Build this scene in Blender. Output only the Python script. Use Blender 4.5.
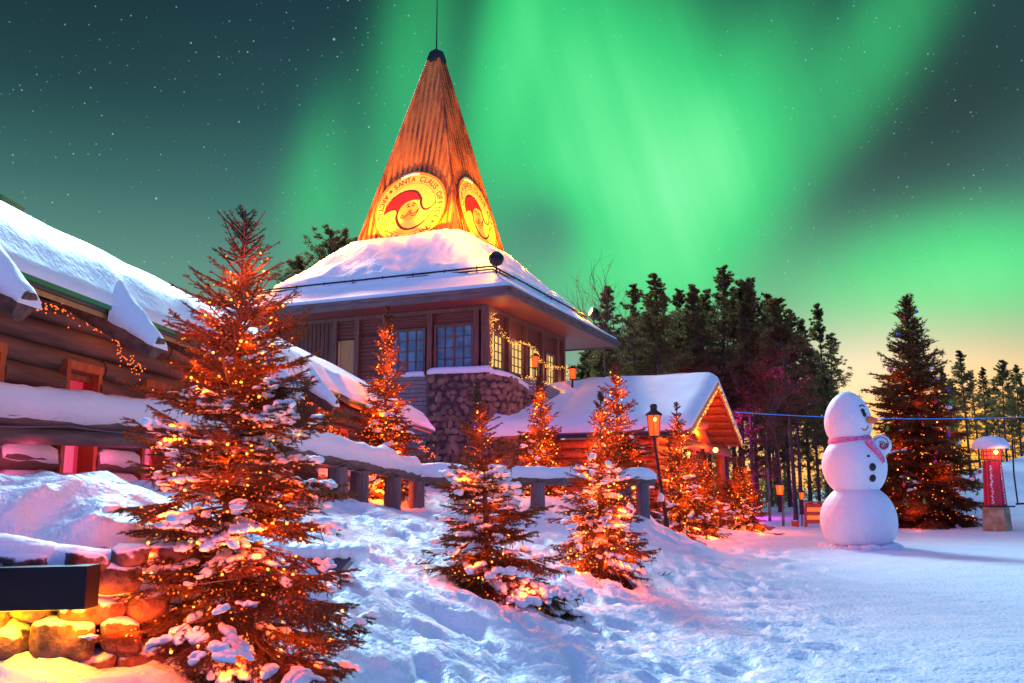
import bpy, math, random
import numpy as np
from mathutils import Vector, Matrix

R = math.radians
SC = bpy.context.scene
COL = SC.collection
for _o in list(bpy.data.objects):
    bpy.data.objects.remove(_o)

# ------------------------------------------------------------------ camera
EYE, FPX, PITCH = 1.6, 910.0, R(9.27)
cd = bpy.data.cameras.new("camera")
cd.sensor_width = 36.0
cd.lens = 36.0 * FPX / 1024.0
cd.clip_start, cd.clip_end = 0.05, 3000
cam = bpy.data.objects.new("camera", cd)
COL.objects.link(cam)
cam.location = (0, 0, EYE)
cam.rotation_euler = (R(90) + PITCH, 0, 0)
SC.camera = cam
CT, ST = math.cos(PITCH), math.sin(PITCH)


def ray(px, py):
    xc, yc = (px - 512) / FPX, (341.5 - py) / FPX
    return np.array([xc, CT - yc * ST, ST + yc * CT])


def P(px, py, Y):
    d = ray(px, py)
    d = d / d[1] * Y
    return np.array([d[0], Y, EYE + d[2]])


# ------------------------------------------------------------------ world
world = bpy.data.worlds.new("World")
SC.world = world
world.use_nodes = True
NT = world.node_tree
for n in list(NT.nodes):
    NT.nodes.remove(n)


def wn(kind, **kw):
    n = NT.nodes.new(kind)
    for k, v in kw.items():
        setattr(n, k, v)
    return n


def wm(op, a, b=None, c=None, clamp=False):
    n = NT.nodes.new("ShaderNodeMath")
    n.operation = op
    n.use_clamp = clamp
    for i, v in enumerate((a, b, c)):
        if v is None:
            continue
        if isinstance(v, (int, float)):
            n.inputs[i].default_value = v
        else:
            NT.links.new(v, n.inputs[i])
    return n.outputs[0]


def wmix(fac, a, b, mode="MIX", clamp=True):
    n = NT.nodes.new("ShaderNodeMix")
    n.data_type = "RGBA"
    n.blend_type = mode
    n.clamp_factor = clamp
    for i, v in ((0, fac), (6, a), (7, b)):
        if isinstance(v, (int, float)):
            n.inputs[i].default_value = v
        elif isinstance(v, tuple):
            n.inputs[i].default_value = (*v[:3], 1)
        else:
            NT.links.new(v, n.inputs[i])
    return n.outputs[2]


def lin(r, g, b):
    f = lambda c: (c / 255 / 12.92) if c / 255 <= 0.04045 else ((c / 255 + 0.055) / 1.055) ** 2.4
    return (f(r), f(g), f(b))


def sstep(x, lo, hi):
    n = NT.nodes.new("ShaderNodeMapRange")
    n.interpolation_type = "SMOOTHSTEP"
    n.inputs[1].default_value, n.inputs[2].default_value = lo, hi
    NT.links.new(x, n.inputs[0])
    return n.outputs[0]


tc = wn("ShaderNodeTexCoord")
sep = wn("ShaderNodeSeparateXYZ")
NT.links.new(tc.outputs["Generated"], sep.inputs[0])
dx, dy, dz = sep.outputs
AZ = wm("ARCTAN2", dx, dy)
EL = wm("ARCSINE", dz)


def azel(px, py):
    d = ray(px, py)
    d = d / np.linalg.norm(d)
    return math.atan2(d[0], d[1]), math.asin(d[2])


def blob(px, py, sx, sy, ang=0.0, amp=1.0, p=2.0):
    """a soft elliptical glow at a fixed azimuth and elevation of the sky dome"""
    a0, e0 = azel(px, py)
    ca, sa = math.cos(R(ang)), math.sin(R(ang))
    a = wm("SUBTRACT", AZ, a0)
    e = wm("SUBTRACT", EL, e0)
    u = wm("ADD", wm("MULTIPLY", a, ca * FPX / sx), wm("MULTIPLY", e, sa * FPX / sx))
    v = wm("ADD", wm("MULTIPLY", a, -sa * FPX / sy), wm("MULTIPLY", e, ca * FPX / sy))
    q = wm("ADD", wm("MULTIPLY", u, u), wm("MULTIPLY", v, v))
    if p != 2.0:
        q = wm("POWER", q, p / 2)
    return wm("MULTIPLY", wm("EXPONENT", wm("MULTIPLY", q, -1.0)), amp)


# twilight base gradient by elevation
ramp = wn("ShaderNodeValToRGB")
NT.links.new(wm("MULTIPLY", EL, 1 / R(60)), ramp.inputs[0])
cr = ramp.color_ramp
stops = [(0.0, lin(130, 170, 150)), (0.10, lin(122, 165, 148)), (0.2, lin(98, 150, 136)), (0.29, lin(64, 118, 112)),
         (0.38, lin(38, 84, 88)), (0.46, lin(24, 62, 70)), (0.53, lin(18, 50, 60))]
cr.elements[0].position, cr.elements[0].color = stops[0][0], (*stops[0][1], 1)
cr.elements[1].position, cr.elements[1].color = stops[-1][0], (*stops[-1][1], 1)
for pz, cz in stops[1:-1]:
    e_ = cr.elements.new(pz)
    e_.color = (*cz, 1)
sky = ramp.outputs[0]
# darker corners of the night: upper right lies in deep teal
sky = wmix(blob(975, 80, 190, 85, 30, 0.92), sky, lin(26, 60, 60))
sky = wmix(blob(20, 20, 260, 120, 0, 0.5), sky, lin(14, 38, 46))

# aurora: several green curtains added together
A = None
for b in [
    (615, 140, 112, 125, -12, 1.00, 2.6),    # bright core
    (690, 215, 75, 95, -8, 0.62, 2.2),
    (508, 50, 34, 140, -13, 0.50, 2.4),      # bright left edge of the curtain
    (560, 20, 60, 70, 0, 0.35, 2.4),
    (640, 285, 80, 35, 0, 0.30, 2.0),
    (850, 80, 42, 170, -43, 0.26, 2.4),      # dim diagonal curtain to the upper right
    (740, 130, 50, 110, -30, 0.40, 2.4),
    (975, 268, 105, 44, -4, 0.75, 2.2),      # low glow at right
    (880, 300, 90, 40, 0, 0.35, 2.0),
    (412, 90, 42, 130, -8, 0.30, 2.4),       # faint curtains left of the spire
    (318, 180, 30, 75, -12, 0.20, 2.2),
    (370, 225, 70, 45, 0, 0.16, 2.0),
]:
    o_ = blob(*b)
    A = o_ if A is None else wm("ADD", A, o_)
dark = wm("SUBTRACT", 1.0, blob(544, 232, 44, 44, 0, 0.80, 2.6))
A = wm("MULTIPLY", A, dark)
# faint vertical rays inside the curtains
wv = wn("ShaderNodeTexNoise")
cmb = wn("ShaderNodeCombineXYZ")
NT.links.new(wm("ADD", wm("MULTIPLY", AZ, 9.0), wm("MULTIPLY", EL, 3.2)), cmb.inputs[0])
NT.links.new(wm("MULTIPLY", EL, 1.2), cmb.inputs[1])
NT.links.new(cmb.outputs[0], wv.inputs["Vector"])
wv.inputs["Scale"].default_value = 1.0
wv.inputs["Detail"].default_value = 1.5
wv2 = wn("ShaderNodeTexNoise")
cmb2 = wn("ShaderNodeCombineXYZ")
NT.links.new(wm("ADD", wm("MULTIPLY", AZ, 30.0), wm("MULTIPLY", EL, 9.5)), cmb2.inputs[0])
NT.links.new(wm("MULTIPLY", EL, 2.0), cmb2.inputs[1])
NT.links.new(cmb2.outputs[0], wv2.inputs["Vector"])
wv2.inputs["Scale"].default_value = 1.0
wv2.inputs["Detail"].default_value = 2.0
A = wm("MULTIPLY", A, wm("ADD", 0.54, wm("ADD", wm("MULTIPLY", wv.outputs[0], 0.50), wm("MULTIPLY", wv2.outputs[0], 0.42))))
A = wm("MINIMUM", A, 2.4)
sky = wmix(wm("SUBTRACT", 1.0, wm("EXPONENT", wm("MULTIPLY", A, -1.7))), sky, lin(66, 246, 140))
sky = wmix(sstep(A, 0.55, 2.1), sky, lin(150, 255, 185))
# sunset glow low on the right
glow1 = blob(900, 430, 210, 72, 0, 1.0)
glow2 = blob(868, 405, 110, 62, 0, 0.9)
glow3 = blob(830, 495, 430, 62, 0, 1.0)
sky = wmix(wm("MULTIPLY", glow1, 0.85), sky, lin(240, 248, 200))
sky = wmix(glow2, sky, lin(255, 252, 225))
sky = wmix(wm("MULTIPLY", glow3, 0.97), sky, (1.25, 0.60, 0.13))
sky = wmix(blob(968, 440, 140, 62, 0, 1.0), sky, (1.6, 0.62, 0.07))

# stars
vo = wn("ShaderNodeTexVoronoi")
vo.inputs["Scale"].default_value = 70.0
NT.links.new(tc.outputs["Generated"], vo.inputs["Vector"])
sc_ = wn("ShaderNodeSeparateColor")
NT.links.new(vo.outputs["Color"], sc_.inputs[0])
rad = wm("ADD", 0.03, wm("MULTIPLY", wm("POWER", sc_.outputs[1], 6.0), 0.085))
st = wm("SUBTRACT", 1.0, wm("DIVIDE", vo.outputs["Distance"], rad), clamp=True)
st = wm("MULTIPLY", wm("POWER", st, 0.8), wm("GREATER_THAN", sc_.outputs[0], 0.2))
vo2 = wn("ShaderNodeTexVoronoi")
vo2.inputs["Scale"].default_value = 150.0
NT.links.new(tc.outputs["Generated"], vo2.inputs["Vector"])
sc2_ = wn("ShaderNodeSeparateColor")
NT.links.new(vo2.outputs["Color"], sc2_.inputs[0])
st2 = wm("SUBTRACT", 1.0, wm("DIVIDE", vo2.outputs["Distance"], 0.125), clamp=True)
st2 = wm("MULTIPLY", wm("POWER", st2, 0.5), wm("POWER", sc2_.outputs[0], 2.5))
st = wm("MAXIMUM", st, wm("MULTIPLY", st2, 0.85))
st = wm("MULTIPLY", st, sstep(EL, R(6), R(14)))
st = wm("MULTIPLY", st, wm("SUBTRACT", 1.0, wm("MULTIPLY", A, 0.62), clamp=True))
sky = wmix(wm("MULTIPLY", st, 0.9), sky, lin(200, 225, 255))

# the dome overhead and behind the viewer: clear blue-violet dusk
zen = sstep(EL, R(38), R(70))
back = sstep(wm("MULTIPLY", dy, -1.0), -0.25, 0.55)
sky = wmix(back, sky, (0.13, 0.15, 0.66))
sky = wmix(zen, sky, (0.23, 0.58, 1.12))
sky = wmix(wm("SUBTRACT", 1.0, sstep(EL, R(-8), R(-1))), sky, (0.10, 0.12, 0.2))

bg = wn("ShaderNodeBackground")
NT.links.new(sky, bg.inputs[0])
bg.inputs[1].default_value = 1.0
# a physical sky with its sun just at the horizon adds the real dusk scatter
nis = wn("ShaderNodeTexSky")
nis.sky_type = "NISHITA"
nis.sun_disc = False
nis.sun_elevation = R(0.5)
nis.sun_rotation = R(22)
bg2 = wn("ShaderNodeBackground")
NT.links.new(nis.outputs[0], bg2.inputs[0])
bg2.inputs[1].default_value = 0.012
adds = wn("ShaderNodeAddShader")
NT.links.new(bg.outputs[0], adds.inputs[0])
NT.links.new(bg2.outputs[0], adds.inputs[1])
wo = wn("ShaderNodeOutputWorld")
NT.links.new(adds.outputs[0], wo.inputs[0])

# ------------------------------------------------------------------ sun (soft light of the bright low sky ahead right)
sd = bpy.data.lights.new("sun", "SUN")
sd.energy = 4.9
sd.angle = R(16)
sd.color = (0.46, 0.80, 1.0)
sun = bpy.data.objects.new("sun", sd)
COL.objects.link(sun)
sun.rotation_euler = (R(-58), 0, R(17))

vs = SC.view_settings
vs.view_transform, vs.look, vs.exposure, vs.gamma = "Standard", "None", 0.0, 1.0
vs.use_curve_mapping = False
SC.cycles.sample_clamp_indirect = 2.5
SC.cycles.max_bounces = 5
SC.cycles.diffuse_bounces = 3
SC.cycles.glossy_bounces = 2
SC.cycles.transparent_max_bounces = 8
SC.cycles.caustics_reflective = False
SC.cycles.caustics_refractive = False


def lamp(name, loc, color, power, radius=0.1, kind="POINT", target=None, spot=60, blend=0.6):
    ld = bpy.data.lights.new(name, kind)
    ld.color = color
    ld.energy = power
    ld.shadow_soft_size = radius
    o = bpy.data.objects.new(name, ld)
    COL.objects.link(o)
    o.location = tuple(loc)
    if kind == "SPOT":
        ld.spot_size, ld.spot_blend = R(spot), blend
    if target is not None:
        o.rotation_euler = (Vector(tuple(target)) - Vector(tuple(loc))).to_track_quat("-Z", "Y").to_euler()
    return o


# ------------------------------------------------------------------ object helpers
def tag(o, label=None, cat=None, group=None, kind=None):
    if label: o["label"] = label
    if cat: o["category"] = cat
    if group: o["group"] = group
    if kind: o["kind"] = kind
    return o


ORG = {}


def thing(name, label, cat, loc=(0, 0, 0), group=None):
    o = bpy.data.objects.new(name, None)
    COL.objects.link(o)
    o.empty_display_size = 0.2
    o.location = tuple(float(v) for v in loc)
    ORG[o.name] = np.array([float(v) for v in loc])
    return tag(o, label, cat, group)


def unit(v):
    v = np.asarray(v, float)
    return v / (np.linalg.norm(v) + 1e-12)


def frame(d):
    d = unit(d)
    up = np.array([0, 0, 1.0]) if abs(d[2]) < 0.95 else np.array([1.0, 0, 0])
    s = unit(np.cross(d, up))
    return s, np.cross(s, d)


def make_ico(sub):
    import bmesh
    bm = bmesh.new()
    bmesh.ops.create_icosphere(bm, subdivisions=sub, radius=1.0)
    v = np.array([x.co[:] for x in bm.verts])
    f = np.array([[q.index for q in x.verts] for x in bm.faces])
    bm.free()
    return v, f


ICO = {s: make_ico(s) for s in (1, 2, 3, 4)}
OCT = (np.array([[1, 0, 0], [-1, 0, 0], [0, 1, 0], [0, -1, 0], [0, 0, 1], [0, 0, -1.0]]),
       np.array([[0, 2, 4], [2, 1, 4], [1, 3, 4], [3, 0, 4], [2, 0, 5], [1, 2, 5], [3, 1, 5], [0, 3, 5]]))


class MB:
    def __init__(self):
        self.v, self.f, self.m, self.n, self.sm = [], [], [], 0, []

    def add(self, v, f, mi=0, smooth=False):
        v = np.asarray(v, float).reshape(-1, 3)
        self.v.append(v)
        for q in f:
            self.f.append([int(i) + self.n for i in q])
        self.m += [mi] * len(f)
        self.sm += [smooth] * len(f)
        self.n += len(v)
        return self

    def box(self, c, ax, ay, az, mi=0):
        c, ax, ay, az = [np.asarray(q, float) for q in (c, ax, ay, az)]
        v = [c + sx * ax + sy * ay + sz * az for sx in (-1, 1) for sy in (-1, 1) for sz in (-1, 1)]
        f = [(0, 1, 3, 2), (4, 6, 7, 5), (0, 4, 5, 1), (2, 3, 7, 6), (0, 2, 6, 4), (1, 5, 7, 3)]
        return self.add(v, f, mi)

    def bar(self, p, q, w, h, up=(0, 0, 1), mi=0):
        p, q = np.asarray(p, float), np.asarray(q, float)
        d = (q - p) / 2
        s = unit(np.cross(d, up))
        u = unit(np.cross(s, d))
        return self.box((p + q) / 2, d, s * w / 2, u * h / 2, mi)

    def tube(self, pts, rad, n=8, mi=0, cap=True, smooth=True, jit=0, rng=None):
        pts = [np.asarray(p, float) for p in pts]
        if not hasattr(rad, "__len__"):
            rad = [rad] * len(pts)
        V = []
        s0 = None
        for i, p in enumerate(pts):
            d = pts[min(i + 1, len(pts) - 1)] - pts[max(i - 1, 0)]
            if s0 is None:
                s, u = frame(d)
            else:
                dn = unit(d)
                s = unit(s0 - dn * np.dot(s0, dn))
                u = np.cross(s, dn)
            s0 = s
            for k in range(n):
                a = 2 * math.pi * k / n
                r = rad[i] * (1 + (rng.uniform(-jit, jit) if jit else 0))
                V.append(p + s * r * math.cos(a) + u * r * math.sin(a))
        F = []
        for i in range(len(pts) - 1):
            for k in range(n):
                a, b = i * n + k, i * n + (k + 1) % n
                F.append((a, b, b + n, a + n))
        self.add(V, F, mi, smooth)
        if cap:
            self.add(V[:n], [tuple(range(n))[::-1]], mi)
            self.add(V[-n:], [tuple(range(n))], mi)
        return self

    def lathe(self, c, prof, n=24, mi=0, axis=(0, 0, 1), smooth=True):
        c = np.asarray(c, float)
        ax = unit(axis)
        s, u = frame(ax)
        V = []
        for r, z in prof:
            for k in range(n):
                a = 2 * math.pi * k / n
                V.append(c + ax * z + (s * math.cos(a) + u * math.sin(a)) * r)
        F = []
        for i in range(len(prof) - 1):
            for k in range(n):
                a, b = i * n + k, i * n + (k + 1) % n
                F.append((a, b, b + n, a + n))
        return self.add(V, F, mi, smooth)

    def ico(self, c, r, sub=2, mi=0, jit=0, rng=None, rot=None):
        v, f = ICO[sub]
        r = np.ones(3) * r
        w = v * r
        if jit:
            ph = rng.uniform(0, 6, 3) if hasattr(rng, "uniform") and not isinstance(rng, random.Random) else np.array([rng.uniform(0, 6) for _ in range(3)])
            n_ = np.sin(v[:, 0] * 3.1 + ph[0]) * np.sin(v[:, 1] * 2.7 + ph[1]) + np.sin(v[:, 2] * 3.7 + ph[2] + v[:, 0] * 2)
            w = w * (1 + jit * n_[:, None])
        if rot is not None:
            w = w @ np.asarray(rot)
        return self.add(w + np.asarray(c), f, mi, True)

    def prism(self, poly, off, mi=0, side=None):
        """polygon (3D points) extruded by a vector"""
        poly = [np.asarray(p, float) for p in poly]
        off = np.asarray(off, float)
        n = len(poly)
        V = poly + [p + off for p in poly]
        self.add(V, [tuple(range(n))[::-1], tuple(range(n, 2 * n))], mi)
        self.add(V, [(i, (i + 1) % n, (i + 1) % n + n, i + n) for i in range(n)], mi if side is None else side)
        return self

    def build(self, name, mats, parent=None, base=None, merge=False):
        if not isinstance(mats, (list, tuple)):
            mats = [mats]
        V = np.vstack(self.v)
        if parent is not None:
            org = ORG[parent.name]
        elif base is not None:
            org = np.asarray(base, float)
        else:
            org = np.array([(V[:, 0].min() + V[:, 0].max()) / 2, (V[:, 1].min() + V[:, 1].max()) / 2, V[:, 2].min()])
        me = bpy.data.meshes.new(name)
        me.from_pydata((V - org).tolist(), [], self.f)
        for m in mats:
            me.materials.append(m)
        me.polygons.foreach_set("material_index", self.m)
        me.polygons.foreach_set("use_smooth", self.sm)
        if merge:
            import bmesh
            bm = bmesh.new()
            bm.from_mesh(me)
            bmesh.ops.remove_doubles(bm, verts=bm.verts, dist=1e-4)
            bmesh.ops.recalc_face_normals(bm, faces=bm.faces)
            bm.to_mesh(me)
            bm.free()
        me.update()
        o = bpy.data.objects.new(name, me)
        COL.objects.link(o)
        if parent is not None:
            o.parent = parent
            ORG[o.name] = org
        else:
            o.location = tuple(org)
            ORG[o.name] = org
        return o


def raw_mesh(name, V, F, mats, parent=None, base=(0, 0, 0), smooth=False, mi=None):
    """fast numpy path: F is an (n,3) or (n,4) array"""
    org = ORG[parent.name] if parent is not None else np.asarray(base, float)
    me = bpy.data.meshes.new(name)
    V = np.asarray(V, np.float32) - org.astype(np.float32)
    F = np.asarray(F, np.int32)
    k = F.shape[1]
    me.vertices.add(len(V))
    me.vertices.foreach_set("co", V.ravel())
    me.loops.add(F.size)
    me.loops.foreach_set("vertex_index", F.ravel())
    me.polygons.add(len(F))
    me.polygons.foreach_set("loop_start", np.arange(0, F.size, k, dtype=np.int32))
    me.polygons.foreach_set("loop_total", np.full(len(F), k, np.int32))
    for m in (mats if isinstance(mats, (list, tuple)) else [mats]):
        me.materials.append(m)
    if mi is not None:
        me.polygons.foreach_set("material_index", np.asarray(mi, np.int32))
    me.polygons.foreach_set("use_smooth", np.full(len(F), smooth))
    me.update(calc_edges=True)
    o = bpy.data.objects.new(name, me)
    COL.objects.link(o)
    if parent is not None:
        o.parent = parent
    else:
        o.location = tuple(org)
    ORG[o.name] = org
    return o


def stamp(tmpl, C, S, rot=None):
    """copy a template (v,f) to centres C (n,3) with scales S (n,3) and optional frames rot (n,3,3)"""
    v, f = tmpl
    C, S = np.asarray(C, float), np.asarray(S, float)
    if S.ndim == 1:
        S = S[:, None] * np.ones(3)
    W = v[None] * S[:, None, :]
    if rot is not None:
        W = np.einsum("nij,njk->nik", W, rot)
    W = W + C[:, None, :]
    F = f[None] + (np.arange(len(C)) * len(v))[:, None, None]
    return W.reshape(-1, 3), F.reshape(-1, f.shape[1])


def copy_tree(o, parent=None):
    c = o.copy()
    COL.objects.link(c)
    c.parent = parent
    for k in o.children:
        copy_tree(k, c)
    return c


# ------------------------------------------------------------------ numpy value noise
_rs = np.random.RandomState(11)
_tab = _rs.rand(256, 256)


def vnoise(x, y):
    xi, yi = np.floor(x).astype(int), np.floor(y).astype(int)
    fx, fy = x - xi, y - yi
    fx, fy = fx * fx * (3 - 2 * fx), fy * fy * (3 - 2 * fy)
    g = lambda i, j: _tab[i % 256, j % 256]
    return (g(xi, yi) * (1 - fx) + g(xi + 1, yi) * fx) * (1 - fy) + (g(xi, yi + 1) * (1 - fx) + g(xi + 1, yi + 1) * fx) * fy


def fbm(x, y, o=4, ridged=False):
    s, a, t = 0, 1.0, 0
    for k in range(o):
        n = vnoise(x * 2 ** k + 17.3 * k, y * 2 ** k + 5.1 * k)
        if ridged:
            n = 1 - np.abs(2 * n - 1)
        s = s + a * n
        t += a
        a *= 0.5
    return s / t


# ------------------------------------------------------------------ materials
def mat(name, col, rough=0.7, col2=None, nscale=(3, 3, 3), detail=4, bump=0.0, bscale=None, metal=0.0, spec=0.5,
        emit=None, estr=0.0, lo=0.35, hi=0.65, rotz=0.0, bdist=0.02, sheen=0, sss=0.0):
    m = bpy.data.materials.new(name)
    m.use_nodes = True
    nt = m.node_tree
    b = nt.nodes["Principled BSDF"]
    b.inputs["Base Color"].default_value = (*col, 1)
    b.inputs["Roughness"].default_value = rough
    b.inputs["Metallic"].default_value = metal
    b.inputs["Specular IOR Level"].default_value = spec
    if emit:
        b.inputs["Emission Color"].default_value = (*emit, 1)
        b.inputs["Emission Strength"].default_value = estr
    if sss:
        b.inputs["Subsurface Weight"].default_value = sss
        b.inputs["Subsurface Radius"].default_value = (0.05, 0.06, 0.08)
        b.inputs["Subsurface Scale"].default_value = 0.6
    if col2 is not None or bump:
        t = nt.nodes.new("ShaderNodeTexCoord")
        mp = nt.nodes.new("ShaderNodeMapping")
        mp.inputs["Rotation"].default_value = (0, 0, -rotz)
        mp.vector_type = "TEXTURE" if False else "POINT"
        nt.links.new(t.outputs["Object"], mp.inputs[0])
        sc2 = nt.nodes.new("ShaderNodeVectorMath")
        sc2.operation = "MULTIPLY"
        sc2.inputs[1].default_value = nscale
        nt.links.new(mp.outputs[0], sc2.inputs[0])
        nz = nt.nodes.new("ShaderNodeTexNoise")
        nz.inputs["Scale"].default_value = 1
        nz.inputs["Detail"].default_value = detail
        nz.inputs["Roughness"].default_value = 0.6
        nt.links.new(sc2.outputs[0], nz.inputs["Vector"])
        if col2 is not None:
            r = nt.nodes.new("ShaderNodeValToRGB")
            r.color_ramp.elements[0].position, r.color_ramp.elements[0].color = lo, (*col, 1)
            r.color_ramp.elements[1].position, r.color_ramp.elements[1].color = hi, (*col2, 1)
            nt.links.new(nz.outputs[0], r.inputs[0])
            nt.links.new(r.outputs[0], b.inputs["Base Color"])
        if bump:
            src = nz.outputs[0]
            if bscale:
                n2 = nt.nodes.new("ShaderNodeTexNoise")
                n2.inputs["Scale"].default_value = bscale
                n2.inputs["Detail"].default_value = 4
                nt.links.new(t.outputs["Object"], n2.inputs["Vector"])
                src = n2.outputs[0]
            bp = nt.nodes.new("ShaderNodeBump")
            bp.inputs["Strength"].default_value = bump
            bp.inputs["Distance"].default_value = bdist
            nt.links.new(src, bp.inputs["Height"])
            nt.links.new(bp.outputs[0], b.inputs["Normal"])
    return m


def glowmat(name, col, s, sample=False, base=(0.1, 0.05, 0.02)):
    m = mat(name, base, 0.4, emit=col, estr=s)
    try:
        m.cycles.emission_sampling = "AUTO" if sample else "NONE"
    except Exception:
        pass
    return m


CAB = math.atan(0.086)
D1 = unit([-2.354, 1.013, 0])
D2 = unit([1.013, 2.354, 0])
ROT1 = math.atan2(D1[1], D1[0])
M = {}
M["snow"] = mat("snow", (0.84, 0.86, 0.90), 0.55, (0.90, 0.91, 0.93), (1.5, 1.5, 1.5), bump=0.5, bscale=14, bdist=0.03)
M["snow_ground"] = mat("ground_snow", (0.80, 0.84, 0.90), 0.5, (0.90, 0.91, 0.93), (0.8, 2.2, 2), bump=0.8, bscale=17, bdist=0.04)
M["snow_ball"] = mat("packed_snow", (0.86, 0.87, 0.90), 0.6, (0.8, 0.82, 0.88), (2, 2, 2), bump=0.6, bscale=7, bdist=0.05)
M["log"] = mat("log_wood", (0.07, 0.04, 0.035), 0.65, (0.17, 0.09, 0.065), (14, 1.2, 14), bump=0.4, rotz=-CAB, bdist=0.01)
M["log_end"] = mat("log_end", (0.06, 0.03, 0.03), 0.8, (0.16, 0.09, 0.06), (20, 20, 20))
M["rail"] = mat("rail_wood", (0.09, 0.06, 0.055), 0.7, (0.18, 0.12, 0.10), (18, 1.5, 18), bump=0.4, rotz=-CAB, bdist=0.01)
M["post"] = mat("post_wood", (0.11, 0.08, 0.08), 0.75, (0.21, 0.15, 0.14), (20, 20, 2.0), bump=0.4, bdist=0.01)
M["redwood"] = mat("red_stained_board", (0.12, 0.03, 0.018), 0.6, (0.24, 0.065, 0.035), (2.5, 14, 40), bump=0.3, rotz=-ROT1, bdist=0.01)
M["redwood_v"] = mat("upright_board", (0.10, 0.028, 0.018), 0.6, (0.19, 0.055, 0.03), (18, 18, 1.5), bump=0.3, bdist=0.01)
M["beam"] = mat("beam_timber", (0.12, 0.05, 0.035), 0.65, (0.22, 0.095, 0.06), (14, 14, 1.5), bump=0.3, bdist=0.01)
M["greyboard"] = mat("weathered_board", (0.16, 0.13, 0.13), 0.8, (0.32, 0.27, 0.25), (3, 14, 30), bump=0.4, rotz=-ROT1, bdist=0.01)
M["fascia"] = mat("fascia_board", (0.11, 0.07, 0.065), 0.7, (0.20, 0.13, 0.11), (1.5, 1.5, 12), bump=0.2)
M["shutter"] = mat("shutter_wood", (0.42, 0.19, 0.06), 0.6, (0.55, 0.28, 0.10), (20, 20, 2))
M["soffit"] = mat("soffit_board", (0.20, 0.035, 0.03), 0.6, (0.30, 0.06, 0.045), (2, 30, 2), rotz=-ROT1)
M["orangewood"] = mat("pine_board", (0.55, 0.20, 0.05), 0.55, (0.70, 0.30, 0.09), (3, 12, 12))
M["hutlog"] = mat("hut_log", (0.30, 0.055, 0.015), 0.6, (0.52, 0.12, 0.03), (10, 10, 3), bump=0.3)
M["tower"] = mat("tower_boarding", (0.26, 0.055, 0.012), 0.6, (0.66, 0.22, 0.04), (2.6, 2.6, 0.6), detail=8, bump=0.25, lo=0.2, hi=0.5)
M["tower_rib"] = mat("tower_batten", (0.10, 0.02, 0.006), 0.6, (0.48, 0.15, 0.03), (1.3, 1.3, 0.5), detail=7, lo=0.38, hi=0.62)
M["cream"] = mat("cream_paint", (0.66, 0.46, 0.09), 0.5, (0.60, 0.34, 0.06), (3, 3, 3), lo=0.4, hi=0.9)
M["redpaint"] = mat("red_paint", (0.70, 0.008, 0.01), 0.5)
M["ink"] = mat("dark_lettering", (0.05, 0.005, 0.005), 0.6)
M["inkred"] = mat("red_lettering", (0.22, 0.008, 0.006), 0.6)
M["facepaint"] = mat("face_paint", (0.62, 0.26, 0.05), 0.5)
M["green"] = mat("green_metal_trim", (0.02, 0.22, 0.06), 0.35)
M["black"] = mat("black_metal", (0.015, 0.015, 0.018), 0.4, metal=0.3)
M["darkmetal"] = mat("dark_iron", (0.03, 0.032, 0.04), 0.45, metal=0.6)
M["glass"] = mat("window_glass", (0.04, 0.13, 0.15), 0.08, (0.14, 0.34, 0.38), (1.2, 1.2, 1.6), spec=1.0)
M["litglass"] = glowmat("lit_window_glass", (1.0, 0.66, 0.20), 0.95)
M["redglass"] = glowmat("red_lit_panel", (0.95, 0.03, 0.10), 0.55)
M["pinkglass"] = glowmat("pink_lit_panel", (1.0, 0.10, 0.25), 0.8)
M["bulb"] = glowmat("bulb_glow", (1.0, 0.13, 0.01), 2.8)
M["bulb_hot"] = glowmat("bulb_glow_strong", (1.0, 0.27, 0.03), 6.5)
M["bulb_gold"] = glowmat("gold_bulb_glow", (1.0, 0.42, 0.06), 2.2)
M["lantern"] = glowmat("lantern_glass", (1.0, 0.12, 0.008), 0.95, base=(0.35, 0.05, 0.01))
M["lantern_core"] = glowmat("lantern_flame", (1.0, 0.55, 0.10), 7.0)
M["pillar_glass"] = glowmat("pillar_lamp_glass", (1.0, 0.12, 0.03), 1.0)
M["magenta"] = glowmat("magenta_floodlight", (1.0, 0.03, 0.9), 12.0)
M["stone"] = mat("field_stone", (0.08, 0.045, 0.03), 0.8, (0.34, 0.19, 0.12), (2.6, 2.6, 2.6), detail=6, bump=0.5, bdist=0.03)
M["mortar"] = mat("mortar", (0.04, 0.03, 0.03), 0.9, (0.08, 0.06, 0.06), (8, 8, 8))
M["granite"] = mat("granite_block", (0.06, 0.025, 0.02), 0.85, (0.26, 0.12, 0.09), (14, 14, 14), detail=8, bump=1.0, bdist=0.03)
M["slab"] = mat("dark_slab", (0.008, 0.008, 0.012), 0.40, (0.014, 0.014, 0.02), (2, 6, 6), spec=0.2)
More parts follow.
